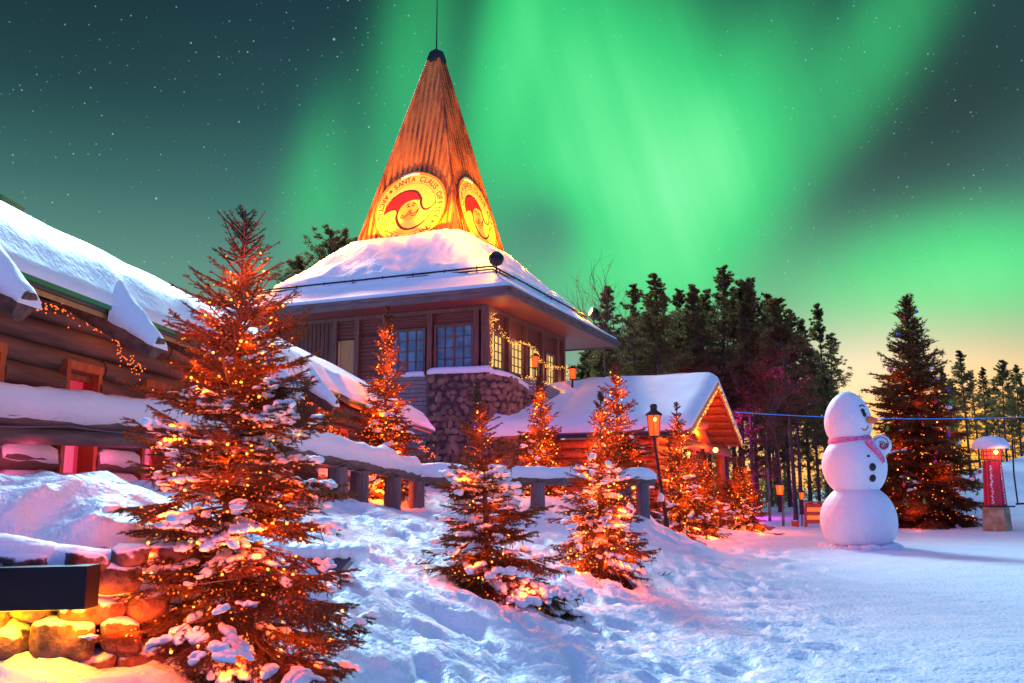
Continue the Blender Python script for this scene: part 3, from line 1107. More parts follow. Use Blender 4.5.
for x, y in posts:
    b = MB()
    zp_ = float(np.interp(y, [6, 11, 14.6, 18.3, 19, 22], [2.05, 2.15, 1.95, 1.78, 1.76, 1.76]))
    b.tube([(x, y, gz(x, y) - 0.4), (x, y, 1.3), (x, y, zp_)], [0.165, 0.16, 0.155], 18)
    b.build("post", M["post"], fence)
up_ = np.array([0, 0, .085])
sn = snow_strip([RE + up_, RA + up_, RB + up_], 0.24, 0.20, rr, step=0.04, nw=13, jag=0.45)
sn.build("rail_snow", M["snow"], fence)
sn = snow_strip([RB + up_ + (0, .02, 0), RC_ + up_ + (0, 0, .02), RD + up_ + (0, 0, .03)], 0.34, 0.24, rr, step=0.05, nw=11, jag=0.6)
sn.build("rail_snow", M["snow"], fence)
sn = snow_strip([pA + (0, 0, .12), pB + (0, 0, .12), pC + (0, 0, .12)], 0.34, 0.15, rr, step=0.06, nw=11, jag=0.6)
sn.build("rail_snow", M["snow"], fence)
# sagging cable under the rail
cb = MB()
pts = []
for (a_, b_) in ((RE, RA), (RA, (RA + RB) / 2), ((RA + RB) / 2, RB), (RB, (RB + RC_) / 2), ((RB + RC_) / 2, RC_), (RC_, (RC_ + RD) / 2), ((RC_ + RD) / 2, RD)):
    sg = 0.04 if a_[1] < 11 else 0.13
    o_ = np.array([.12, -.09, -.07])
    pts += catenary(a_ + o_, b_ + o_, sg, 9)[:-1]
cb.tube(pts, 0.009, 6)
tag(cb.build("sagging_cable", M["wire"]), "thin grey cable sagging below the round log rail", "cable")

# ------------------------------------------------------------------ stone retaining wall with slab bench
wst = MB()
core = MB()
rw = np.random.RandomState(8)
wp = WALL[:6]
Lw = np.concatenate([[0], np.cumsum(np.linalg.norm(np.diff(wp, axis=0), axis=1))])


def wall_at(s):
    x, y = np.interp(s, Lw, wp[:, 0]), np.interp(s, Lw, wp[:, 1])
    x2, y2 = np.interp(s + 0.05, Lw, wp[:, 0]), np.interp(s + 0.05, Lw, wp[:, 1])
    t = unit([x2 - x, y2 - y, 0]) if s + 0.05 < Lw[-1] else unit([wp[-1][0] - wp[-2][0], wp[-1][1] - wp[-2][1], 0])
    return np.array([x, y, 0]), t, np.array([t[1], -t[0], 0])


def boulder(mb, c, half, R3, rs, n=3.2, sub=3):
    v, f = ICO[sub]
    e = np.sign(v) * np.abs(v) ** rs.uniform(.45, .75)
    e = e / np.max(np.abs(e), axis=0)
    sh = rs.uniform(-0.25, 0.25, 3)
    w = e * half * (1, 1, rs.uniform(.85, 1.15))
    w[:, 0] += w[:, 2] * sh[0] * 0.7
    w[:, 2] += w[:, 0] * sh[1] * 0.5
    q = w + rs.uniform(0, 50)
    nz = fbm(q[:, 0] * 12, q[:, 2] * 12 + q[:, 1] * 7, 4, True) - 0.6
    w = w * (1 + 0.42 * nz[:, None])
    mb.add(w @ R3 + c, f, 0, True)


for row, (zc, hh) in enumerate(((0.66, 0.11), (0.84, 0.10), (0.99, 0.08), (1.12, 0.075), (1.23, 0.055))):
    s = 5.2 + rw.uniform(0, 0.1)
    while s < Lw[-1] + 0.2:
        wd = rw.uniform(0.07, 0.16)
        s += wd
        p, t, nrm = wall_at(min(s, Lw[-1]))
        drop = max(0, s - (Lw[-1] - 0.9)) * 0.18
        R3 = np.stack([t, nrm, [0, 0, 1]])
        boulder(wst, p + nrm * (0.08 + rw.uniform(-.02, .02)) + np.array([0, 0, zc - drop + rw.uniform(-.02, .02)]), np.array([wd * 1.02, 0.13, hh * rw.uniform(1.0, 1.15)]), R3, rw)
        s += wd
for s in np.arange(5.0, Lw[-1], 0.15):
    p, t, nrm = wall_at(s)
    core.box(p - nrm * 0.12 + (0, 0, 0.82), t * 0.09, nrm * 0.10, (0, 0, 0.36))
wall_o = thing("stone_retaining_wall", "low wall of rough reddish boulders under a snow bank at the lower left", "wall", (-2.4, 5.1, 0.7))
wst.build("boulders", M["granite"], wall_o)
core.build("mortar_core", M["mortar"], wall_o)
sn = snow_strip([np.append((wall_at(s)[0] + wall_at(s)[2] * .0)[:2], 1.285 - 0.022 * i) for i, s in enumerate(np.linspace(5.0, Lw[-1] - .2, 14))], 0.33, 0.15, rw, step=0.025, nw=13, jag=0.8)
sn.build("wall_snow", M["snow"], wall_o)

# the dark slab fixed to the wall, lit from beneath
sb = thing("slab_bench", "dark glossy slab bench fixed to the boulder wall and lit yellow from beneath", "bench", (-3.0, 4.86, 1.0))
q0, q1 = P(-120, 590, 4.75), P(93, 583, 4.75)
b = MB()
b.box((q0 + q1) / 2 + np.array([0, 0.0, -0.01]), np.array([(q1[0] - q0[0]) / 2, 0.0, 0.012]), (0, 0.075, 0), (0, 0, 0.105))
b.build("slab", M["slab"], sb)
sn = snow_strip([P(-120, 566, 4.98) + (0, .0, .02), P(-20, 566, 4.98) + (0, 0, .02), P(98, 562, 4.98) + (0, 0, .0)], 0.20, 0.075, rw, step=0.03, nw=9, jag=1.2)
sn.build("slab_snow", M["snow"], sb)
lt = MB()
lt.tube([P(-110, 612, 4.82), P(84, 607, 4.82)], 0.012, 8)
lt.build("light_tube", glowmat("tube_light_glow", (1.0, 0.62, 0.06), 9), sb)
for px in (-60, 10, 75):
    p = P(px, 618, 4.78)
    lamp("bench_lamp", p, (1.0, 0.40, 0.0), 8.0, 0.03)

# second slab half buried further along the bank
best = min(np.arange(5.5, 11, .02), key=lambda Y: abs(gz(*P(322, 574, Y)[:2]) - P(322, 574, Y)[2]))
Ys = float(best)
sb2 = thing("buried_slab_bench", "dark grey slab bench half buried in the snow bank right of the big spruce", "bench", P(322, 574, Ys))
b = MB()
q = [P(284, 576, Ys - .04), P(336, 576, Ys - .04), P(353, 556, Ys + .02), P(290, 558, Ys + .02)]
b.prism(q, np.array([0.0, 0.35, -0.02]))
b.build("slab", M["slab_grey"], sb2)
sn = MB()
for px_, r_ in ((280, .17), (296, .13), (308, .12), (321, .13), (334, .12), (346, .11), (357, .10)):
    v, f = ICO[3]
    c = P(px_, 556, Ys + .14) + (0, .05, .03)
    nz = 1 + .3 * (fbm(v[:, 0] * 3 + px_, v[:, 1] * 3 + v[:, 2] * 2, 3) - .5)
    sn.add(v * nz[:, None] * (r_, .22, .085) + c, f, 0, True)
sn.build("slab_snow", M["snow"], sb2)
# ------------------------------------------------------------------ main building with the spire
Z3 = np.array([0, 0, 1.0])
W0 = np.array([-0.9, 32.0, 0])
C0 = np.array([-0.1, 30.0, 0])          # eave corner nearest the viewer
RC = C0 + 6.3 * (D1 + D2)               # centre of the roof


def bl(a, b, z):
    return W0 + a * D1 + b * D2 + Z3 * z


hall = thing("tower_hall", "red timber hall on a stone base with a snowy hipped roof under the floodlit spire", "building", (RC[0], RC[1], 1.5))
WT = 8.16
# core walls
b = MB()
b.prism([bl(0.05, 0.12, 1), bl(0.12, 7.85, 1), bl(9.5, 7.85, 1), bl(9.5, 0.12, 1)], (0, 0, WT - 1))
b.build("wall", M["redwood_v"], hall)


def boards(mb, face, u0, u1, z0, z1, n, depth=0.03):
    h = (z1 - z0) / n
    for i in range(n):
        z = z0 + h * (i + 0.5)
        if face == 1:
            mb.box(bl((u0 + u1) / 2, 0.10 - depth / 2, z), D1 * (u1 - u0) / 2, D2 * depth, (0, 0, h * 0.44))
        else:
            mb.box(bl(0.10 - depth / 2, (u0 + u1) / 2, z), D2 * (u1 - u0) / 2, D1 * depth, (0, 0, h * 0.44))


# horizontal board panels between the posts, above the windows
pan = MB()
for u0, u1 in ((0.2, 2.1), (2.4, 4.1), (4.35, 5.3), (5.5, 6.35)):
    boards(pan, 1, u0, u1, 7.55 if u1 < 5.3 else 7.3, WT, 6)
for u0, u1 in ((0.2, 1.75), (1.95, 3.45), (3.65, 5.2), (5.4, 7.0), (7.15, 7.8)):
    boards(pan, 2, u0, u1, 7.28, WT, 7)
boards(pan, 1, 4.35, 5.3, 5.4, 7.5, 14)
pan.build("board_panel", M["redwood"], hall)
vb = MB()
for a in np.arange(6.5, 9.5, 0.19):
    vb.box(bl(a, 0.10, 6.3), D1 * 0.08, D2 * 0.03, (0, 0, 1.86))
vb.build("upright_boards", M["redwood_v"], hall)
for s0, s1 in ((1.36, 2.05), (3.28, 3.85), (4.95, 5.7), (6.72, 7.85)):
    vb = MB()
    vb.box(bl(0.06, (s0 + s1) / 2, 6.4), D2 * (s1 - s0) / 2, D1 * 0.05, (0, 0, 0.88))
    vb.build("window_pier", M["redwood_v"], hall)
# posts
for a, b_ in ((0.0, 0.0), (0.38, 0.0), (2.27, 0), (4.2, 0), (5.4, 0), (6.4, 0), (0, 1.85), (0, 3.55), (0, 5.3), (0, 7.08), (0, 7.85)):
    b = MB()
    w = 0.15 if a + b_ == 0 else 0.10
    b.box(bl(a, b_, (WT + 4.0) / 2 if a == 2.27 else (WT + 5.5) / 2), D1 * w, D2 * w, (0, 0, (WT - 4.0) / 2 if a == 2.27 else (WT - 5.5) / 2))
    b.build("post", M["beam"], hall)
b = MB()
b.bar(bl(-0.1, -0.03, 8.05), bl(9.5, -0.03, 8.05), 0.16, 0.14)
b.bar(bl(-0.03, -0.1, 8.05), bl(-0.03, 7.95, 8.05), 0.16, 0.14)
b.build("top_plate", M["beam"], hall)


# windows with real glazing bars
def window(face, u0, u1, z0, z1, nc, nr, glass, fm="redwood_v"):
    fr = MB()
    uc, zc = (u0 + u1) / 2, (z0 + z1) / 2
    A_, B_ = (D1, D2) if face == 1 else (D2, D1)
    pos = (lambda u, d, z: bl(u, 0.02 - d, z)) if face == 1 else (lambda u, d, z: bl(0.02 - d, u, z))
    for u in (u0, u1):
        fr.box(pos(u, 0.03, zc), A_ * 0.045, B_ * 0.05, (0, 0, (z1 - z0) / 2 + 0.05))
    for z in (z0, z1):
        fr.box(pos(uc, 0.028, z), A_ * ((u1 - u0) / 2 - 0.045), B_ * 0.045, (0, 0, 0.045))
    for i in range(1, nc):
        fr.box(pos(u0 + (u1 - u0) * i / nc, 0.02, zc), A_ * (0.035 if nc == 4 and i == 2 else 0.016), B_ * 0.02, (0, 0, (z1 - z0) / 2 - 0.045))
    for i in range(1, nr):
        fr.box(pos(uc, 0.018, z0 + (z1 - z0) * i / nr), A_ * ((u1 - u0) / 2 - 0.045), B_ * 0.017, (0, 0, 0.016))
    w = fr.build("window", M[fm], hall)
    g = MB()
    g.box(pos(uc, -0.005, zc), A_ * ((u1 - u0) / 2 - 0.04), B_ * 0.006, (0, 0, (z1 - z0) / 2 - 0.04))
    g.build("pane", M[glass], w)
    return w


window(1, 0.55, 2.05, 5.88, 7.5, 4, 4, "glass", "beam")
window(1, 2.5, 4.0, 5.85, 7.45, 4, 4, "glass", "beam")
window(2, 0.32, 1.34, 5.95, 7.2, 3, 4, "litglass", "fascia")
window(2, 2.1, 3.25, 5.95, 7.22, 3, 4, "litglass", "fascia")
window(2, 3.9, 4.9, 5.6, 7.2, 2, 4, "litglass", "fascia")
window(2, 5.75, 6.7, 5.95, 7.2, 3, 4, "litglass", "fascia")
b = MB()
b.box(bl(5.85, 0.03, 6.5), D1 * 0.42, D2 * 0.05, (0, 0, 0.72))
dd = b.build("shutter", M["shutter"], hall)
b = MB()
for a in (5.5, 6.2):
    b.box(bl(a, -0.03, 6.5), D1 * 0.05, D2 * 0.02, (0, 0, 0.72))
b.box(bl(5.85, -0.03, 7.18), D1 * 0.28, D2 * 0.02, (0, 0, 0.05))
b.build("shutter_frame", M["shutter"], dd)
# sills with snow
b = MB()
b.bar(bl(0.35, -0.10, 5.80), bl(2.2, -0.10, 5.80), 0.26, 0.06)
b.bar(bl(2.4, -0.08, 5.78), bl(4.1, -0.08, 5.78), 0.20, 0.06)
b.build("sill", M["beam"], hall)
sn = snow_strip([bl(-0.3, -0.22, 5.80), bl(2.2, -0.18, 5.83)], 0.42, 0.13, rng, step=0.1, nw=8)
snow_strip([bl(2.42, -0.10, 5.81), bl(4.1, -0.10, 5.81)], 0.22, 0.07, rng, step=0.1, nw=8, mb=sn)
sn.build("sill_snow", M["snow"], hall)
b = MB()
boards(b, 1, 2.4, 6.3, 2.0, 5.72, 24, 0.05)
b.build("weathered_boards", M["greyboard"], hall)

# stone base: a wall of fitted field stones that turns the corner
path = [bl(2.2, -0.22, 0), bl(1.0, -0.22, 0), bl(0.1, -0.22, 0), bl(-0.35, -0.05, 0), bl(-0.62, 0.35, 0), bl(-0.75, 0.9, 0), bl(-0.8, 2.0, 0), bl(-0.8, 3.4, 0)]
pa = np.array(path)
LL = np.concatenate([[0], np.cumsum(np.linalg.norm(np.diff(pa, axis=0), axis=1))])
z0_, z1_ = 1.4, 5.74


def onpath(s):
    p = np.array([np.interp(s, LL, pa[:, k]) for k in range(3)])
    q = np.array([np.interp(s + .05, LL, pa[:, k]) for k in range(3)])
    o = np.array([np.interp(s - .05, LL, pa[:, k]) for k in range(3)])
    t = unit(q - o)
    return p, t, np.array([t[1], -t[0], 0])


core = MB()
ns = 40
V = []
for i in range(ns):
    s = LL[-1] * i / (ns - 1)
    p, t, nrm = onpath(s)
    top = z1_ - 0.55 * ss(np.array(s), 2.3, LL[-1])
    for dd_, z in ((0, z0_), (0, top), (0.9, top), (0.9, z0_)):
        V.append(p - nrm * dd_ + Z3 * z)
F = []
for i in range(ns - 1):
    for k in range(4):
        F.append((i * 4 + k, (i + 1) * 4 + k, (i + 1) * 4 + (k + 1) % 4, i * 4 + (k + 1) % 4))
core.add(V, F)
base_o = core.build("stone_base", M["mortar"], hall)
stn = MB()
rs = np.random.RandomState(5)
# jittered hexagonal packing of flat stones
row = 0
z = z0_ + 0.1
while z < z1_ - 0.02:
    s = (row % 2) * 0.14 + rs.uniform(-.03, .03)
    while s < LL[-1]:
        wd, hd = rs.uniform(0.11, 0.235), rs.uniform(0.10, 0.185)
        sj, zj = s + rs.uniform(-.07, .07), z + rs.uniform(-.06, .06)
        top = z1_ - 0.55 * float(ss(np.array(sj), 2.3, LL[-1]))
        if zj + hd * .7 < top and 0.08 < sj < LL[-1]:
            p, t, nrm = onpath(min(sj, LL[-1] - .06))
            n = rs.randint(5, 8)
            a0 = rs.uniform(0, 6)
            ring = [(math.cos(a0 + 2 * math.pi * k / n) * wd * rs.uniform(.85, 1.15), math.sin(a0 + 2 * math.pi * k / n) * hd * rs.uniform(.85, 1.15)) for k in range(n)]
            Vv = [p + t * x + Z3 * (zj + y) - nrm * 0.03 for x, y in ring] + [p + t * x * .92 + Z3 * (zj + y * .92) + nrm * 0.03 for x, y in ring] + [p + t * x * .7 + Z3 * (zj + y * .7) + nrm * (0.055 + rs.uniform(-.01, .01)) for x, y in ring]
            Ff = [(k, (k + 1) % n, (k + 1) % n + n, k + n) for k in range(n)] + [(k + n, (k + 1) % n + n, (k + 1) % n + 2 * n, k + 2 * n) for k in range(n)] + [tuple(range(2 * n, 3 * n))]
            stn.add(Vv, Ff)
        s += 0.315
    z += 0.235
    row += 1
stn.build("field_stones", M["stone"], base_o)
sn = snow_strip([onpath(s)[0] - onpath(s)[2] * 0.12 + Z3 * (z1_ - 0.55 * float(ss(np.array(s), 2.3, LL[-1])) - 0.01) for s in np.linspace(2.4, LL[-1] - .05, 16)], 0.34, 0.10, rng, step=0.08, nw=8)
sn.build("base_snow", M["snow"], base_o)

# roof: underside, fascia, snow
rb = MB()
e0 = lambda a, b, z: C0 + a * D1 + b * D2 + Z3 * z
rb.prism([e0(0, 0, 8.14), e0(12.6, 0, 8.14), e0(12.6, 12.6, 8.14), e0(0, 12.6, 8.14)][::-1], (0, 0, 0.05))
roof = rb.build("soffit", M["soffit"], hall)
fb = MB()
for (a, b_), (c, d_) in (((0, 0), (12.6, 0)), ((0, 12.6), (0, 0)), ((12.6, 0), (12.6, 12.6)), ((12.6, 12.6), (0, 12.6))):
    fb.bar(e0(a, b_, 8.19), e0(c, d_, 8.19), 0.06, 0.22)
    oa = unit(np.array([(c + a) / 2 - 6.3, (d_ + b_) / 2 - 6.3, 0]))
    o3 = (oa[0] * D1 + oa[1] * D2) * 0.05
    fb.bar(e0(a, b_, 8.35) + o3, e0(c, d_, 8.35) + o3, 0.06, 0.13)
roof_o = fb.build("roof", M["fascia"], hall)


def roof_z(r):
    return 8.44 + 3.40 * np.clip((6.32 - r) / 4.0, 0, 1.2) ** 1.18


N = 150
u = np.linspace(-1, 1, N)
UU, VV = np.meshgrid(u, u, indexing="ij")
# pack more lines near the eaves
UU, VV = np.sign(UU) * (1 - (1 - np.abs(UU)) ** 1.15) * 6.36, np.sign(VV) * (1 - (1 - np.abs(VV)) ** 1.15) * 6.36
pn = 9.0
rr_ = (np.abs(UU) ** pn + np.abs(VV) ** pn) ** (1 / pn)
rr_ = np.where(np.maximum(np.abs(UU), np.abs(VV)) > 5.2, np.maximum(np.abs(UU), np.abs(VV)), rr_)
heap = ss(rr_, 2.2, 2.9) * (1 - ss(rr_, 5.0, 5.32))
ZZ = roof_z(rr_) + 0.09 + heap * (0.30 + (fbm(UU * 0.9, VV * 0.9, 3) - 0.5) * 0.34) + (fbm(UU * 3.5, VV * 3.5, 3) - 0.5) * 0.07 * (0.3 + heap)
hip = np.exp(-((np.abs(UU) - np.abs(VV)) / 0.5) ** 2)
ZZ += heap * hip * (fbm(UU * 5, VV * 5, 3, True) - 0.5) * 0.12
ZZ -= (np.maximum(np.abs(UU), np.abs(VV)) > 6.30) * 0.14
Vg = RC[None, None] + UU[..., None] * D1 + VV[..., None] * D2
Vg[..., 2] = ZZ
ii = np.arange(N * N).reshape(N, N)
F = np.stack([ii[:-1, :-1], ii[:-1, 1:], ii[1:, 1:], ii[1:, :-1]], -1).reshape(-1, 4)
raw_mesh("roof_snow", Vg.reshape(-1, 3), F, M["snow"], roof_o, smooth=True)
# snow guard rail standing on the lower roof strip
gr = MB()
rg = 5.18
zg = float(roof_z(np.array(rg))) + 0.24
cs = [RC + sx * rg * D1 + sy * rg * D2 for sx, sy in ((-1, -1), (1, -1), (1, 1), (-1, 1))]
for i in range(4):
    a, b_ = cs[i], cs[(i + 1) % 4]
    gr.tube([a + Z3 * zg, b_ + Z3 * zg], 0.035, 6)
    gr.tube([a + Z3 * (zg - .11), b_ + Z3 * (zg - .11)], 0.03, 6)
    for t in np.linspace(0.06, 0.94, 8):
        p = a + (b_ - a) * t
        gr.tube([p + Z3 * (zg - 0.35), p + Z3 * (zg + 0.05)], 0.025, 6)
gr.build("snow_guard", M["black"], roof_o)

# ------------------------------------------------------------------ the spire
TB, TT, TW, TWT = 10.6, 20.55, 5.20, 0.50
spire = thing("spire_tower", "tall tapering boarded spire glowing orange with a round emblem on each face", "tower", (RC[0], RC[1], TB))
tw = lambda z: (TW + (TWT - TW) * (z - TB) / (TT - TB)) / 2
b = MB()
V = []
for z in (TB, TT):
    h = tw(z)
    V += [RC * (1, 1, 0) + sx * h * D1 + sy * h * D2 + Z3 * z for sx, sy in ((-1, -1), (1, -1), (1, 1), (-1, 1))]
b.add(V, [(0, 1, 5, 4), (1, 2, 6, 5), (2, 3, 7, 6), (3, 0, 4, 7), (4, 5, 6, 7)])
b.build("boarding", M["tower"], spire)
FACES = [(-D2, -D1, D2 * 0 + 1), (-D1, D2, 1), (D2, D1, 1), (D1, -D2, 1)]
rib = MB()
for nrm, uu, _ in FACES:
    for uo in np.arange(-2.5, 2.51, 0.25):
        ztop = TT if abs(uo) < tw(TT) else TB + (TT - TB) * (tw(TB) - abs(uo)) / (tw(TB) - tw(TT))
        ztop = min(ztop, TT) - 0.06
        if ztop < TB + .3:
            continue
        f = lambda z: RC * (1, 1, 0) + nrm * (tw(z) + 0.018) + uu * uo + Z3 * z
        rib.bar(f(TB), f(ztop), 0.085, 0.05, up=nrm)
rib.build("battens", M["tower_rib"], spire)
ed = MB()
for sx, sy in ((-1, -1), (1, -1), (1, 1), (-1, 1)):
    f = lambda z: RC * (1, 1, 0) + (sx * D1 + sy * D2) * (tw(z) + 0.02) + Z3 * z
    ed.tube([f(TB), f(TT)], 0.075, 6)
ed.build("corner_trim", M["tower_rib"], spire)
b = MB()
b.lathe(RC * (1, 1, 0), [(0.44, TT - .1), (0.46, TT + .05), (0.30, TT + .50), (0.02, TT + .52)], 4, smooth=False, axis=(0, 0, 1))
for v in b.v:
    pass
capo = b.build("cap", M["darkmetal"], spire)
b = MB()
b.tube([RC * (1, 1, 0) + Z3 * (TT + .4), RC * (1, 1, 0) + Z3 * (TT + 4.2)], [0.035, 0.015], 6)
b.build("mast", M["black"], spire)

# emblem: round panel with ring lettering, curled cap shape and a moustached face
LET = {}


def glyph(ch, font_cache={}):
    if ch not in LET:
        cu = bpy.data.curves.new("g", "FONT")
        cu.body = ch
        cu.size = 1.0
        cu.offset = 0.022
        cu.align_x = "CENTER"
        ob = bpy.data.objects.new("g", cu)
        COL.objects.link(ob)
        dg = bpy.context.evaluated_depsgraph_get()
        me = bpy.data.meshes.new_from_object(ob.evaluated_get(dg))
        vs_ = np.array([v.co[:] for v in me.vertices]) if len(me.vertices) else np.zeros((0, 3))
        fs_ = [tuple(p.vertices) for p in me.polygons]
        bpy.data.objects.remove(ob)
        bpy.data.curves.remove(cu)
        bpy.data.meshes.remove(me)
        LET[ch] = (vs_, fs_)
    return LET[ch]


def ribbon(mb, pts, wds, fr_, z):
    pts = np.array(pts, float)
    # smooth with catmull-rom
    P_ = []
    n = len(pts)
    W_ = []
    for i in range(n - 1):
        p0, p1, p2, p3 = pts[max(i - 1, 0)], pts[i], pts[i + 1], pts[min(i + 2, n - 1)]
        for t in np.linspace(0, 1, 8, endpoint=(i == n - 2)):
            P_.append(0.5 * ((2 * p1) + (-p0 + p2) * t + (2 * p0 - 5 * p1 + 4 * p2 - p3) * t * t + (-p0 + 3 * p1 - 3 * p2 + p3) * t ** 3))
            W_.append(wds[i] + (wds[i + 1] - wds[i]) * t)
    P_ = np.array(P_)
    T = np.gradient(P_, axis=0)
    T /= np.linalg.norm(T, axis=1)[:, None] + 1e-9
    Nn = np.stack([-T[:, 1], T[:, 0]], 1)
    W_ = np.array(W_)[:, None] / 2
    a, b_ = P_ + Nn * W_, P_ - Nn * W_
    V = [fr_(x, y, z) for x, y in a] + [fr_(x, y, z) for x, y in b_]
    k = len(a)
    mb.add(V, [(i, i + 1, i + 1 + k, i + k) for i in range(k - 1)])


def fillpoly(mb, pts, fr_, z):
    pts = np.array(pts, float)
    n = len(pts)
    P_ = []
    for i in range(n):
        p0, p1, p2, p3 = pts[i - 1], pts[i], pts[(i + 1) % n], pts[(i + 2) % n]
        for t in (0, .25, .5, .75):
            P_.append(0.5 * ((2 * p1) + (-p0 + p2) * t + (2 * p0 - 5 * p1 + 4 * p2 - p3) * t * t + (-p0 + 3 * p1 - 3 * p2 + p3) * t ** 3))
    mb.add([fr_(x, y, z) for x, y in P_], [tuple(range(len(P_)))])


def emblem(nrm, uu, label):
    zc = 13.12
    sl = (tw(TB) - tw(TT)) / (TT - TB)
    vv = unit(Z3 - nrm * sl)
    vv = unit(Z3 * 1.0 - nrm * sl)
    nn = unit(np.cross(uu, vv))
    if np.dot(nn, nrm) < 0:
        nn = -nn
    c = RC * (1, 1, 0) + nrm * (tw(zc) + 0.05) + Z3 * zc
    S = 1.66
    fr_ = lambda x, y, z: c + uu * x * S + vv * y * S + nn * z
    g = thing("round_emblem", label, "sign", c)
    d = MB()
    n = 64
    ring = [(math.cos(2 * math.pi * k / n), math.sin(2 * math.pi * k / n)) for k in range(n)]
    d.prism([fr_(x, y, 0.0) for x, y in ring], nn * 0.06)
    disc = d.build("disc", M["cream"], g)
    rm = MB()
    V = [fr_(x * q, y * q, z) for q, z in ((1.0, 0.0), (1.03, 0.0), (1.03, 0.085), (1.0, 0.085)) for x, y in ring]
    rm.add(V, [(j * n + k, j * n + (k + 1) % n, ((j + 1) % 4) * n + (k + 1) % n, ((j + 1) % 4) * n + k) for j in range(4) for k in range(n)])
    rm.build("rim", M["tower_rib"], g)
    rm = MB()
    sub = 0.062
    for r1, r2 in ((0.965, 0.98), (0.715, 0.725)):
        V = [fr_(x * q, y * q, sub) for q in (r1, r2) for x, y in ring]
        rm.add(V, [(k, (k + 1) % n, n + (k + 1) % n, n + k) for k in range(n)])
    # lettering
    def arc_text(txt, a_start, a_end, top=True):
        m = len(txt)
        for i, ch in enumerate(txt):
            if ch == " ":
                continue
            a = R(a_start + (a_end - a_start) * i / (m - 1))
            v, f = glyph(ch)
            h = 0.205
            r0 = 0.765 if top else 0.915
            rx, ry = math.cos(a), math.sin(a)
            tx, ty = (ry, -rx) if top else (-ry, rx)
            ox, oy = (rx, ry) if top else (-rx, -ry)
            rm.add([fr_(rx * r0 + (tx * q[0] * 0.92 + ox * q[1]) * h, ry * r0 + (ty * q[0] * 0.92 + oy * q[1]) * h, sub) for q in v], f)
    arc_text("SANTA CLAUS OFFICE", 127, -24)
    arc_text("ARCTIC CIRCLE FINLAND", 152, 316, top=False)
    for a in (139, -34):
        V = [fr_(0.845 * math.cos(R(a)) + 0.045 * math.cos(t), 0.845 * math.sin(R(a)) + 0.045 * math.sin(t), sub) for t in np.linspace(0, 2 * math.pi, 12, endpoint=False)]
        rm.add(V, [tuple(range(12))])
    rm.build("lettering", M["inkred"], g)
    k = lambda px, py: ((px - 355) / 175.0, (285 - py) / 175.0)
    hat = MB()
    fillpoly(hat, [k(226, 303), k(236, 262), k(268, 222), k(315, 201), k(360, 203), k(392, 222), k(402, 248), k(372, 243), k(338, 250), k(312, 268), k(300, 292), k(278, 282), k(250, 288)], fr_, 0.066)
    hat.build("cap_shape", M["redpaint"], g)
    fc = MB()
    V = [fr_(*(np.array(k(352, 300)) + 0.27 * np.array([math.cos(t), math.sin(t)])), 0.065) for t in np.linspace(0, 2 * math.pi, 32, endpoint=False)]
    fc.add(V, [tuple(range(32))])
    fc.build("face_shape", M["facepaint"], g)
    ln = MB()
    ribbon(ln, [k(226, 305), k(236, 262), k(268, 221), k(320, 199), k(372, 205), k(402, 240), k(410, 275), k(428, 300), k(458, 297), k(482, 268)], [.015, .03, .045, .05, .06, .07, .06, .05, .03, .01], fr_, 0.070)
    ribbon(ln, [k(226, 305), k(250, 289), k(276, 282), k(294, 295), k(293, 325), k(308, 360), k(342, 387), k(392, 386), k(440, 355), k(482, 296)], [.01, .03, .04, .05, .06, .07, .06, .05, .035, .01], fr_, 0.070)
    ribbon(ln, [k(300, 290), k(315, 266), k(340, 250), k(372, 244), k(402, 250)], [.02, .025, .025, .025, .02], fr_, 0.070)
    for pts in ([(318, 318), (335, 322), (350, 308), (357, 300)], [(357, 300), (366, 312), (385, 312), (402, 294)], [(309, 325), (330, 332), (348, 322), (357, 312)], [(357, 312), (368, 324), (388, 322), (402, 296)],
                [(342, 283), (347, 274), (353, 283)], [(363, 280), (369, 271), (376, 280)], [(350, 296), (358, 301), (367, 295)], [(335, 272), (343, 265), (352, 267)], [(365, 264), (373, 262), (380, 268)]):
        ribbon(ln, [k(*p) for p in pts], [.018, .026] + [.024] * (len(pts) - 2), fr_, 0.070)
    ln.build("drawing", M["ink"], g)
    sn = snow_strip([fr_(math.cos(R(a)) * 1.03, math.sin(R(a)) * 1.03, 0.05) for a in np.linspace(82, 112, 7)], 0.08, 0.04, rng, step=0.06, nw=6)
    sn.build("rim_snow", M["snow"], g)
    return g


emblem(-D2, -D1, "round yellow emblem with ring lettering on the broad left face of the spire")
emblem(-D1, D2, "round yellow emblem seen edge on at the narrow right face of the spire")

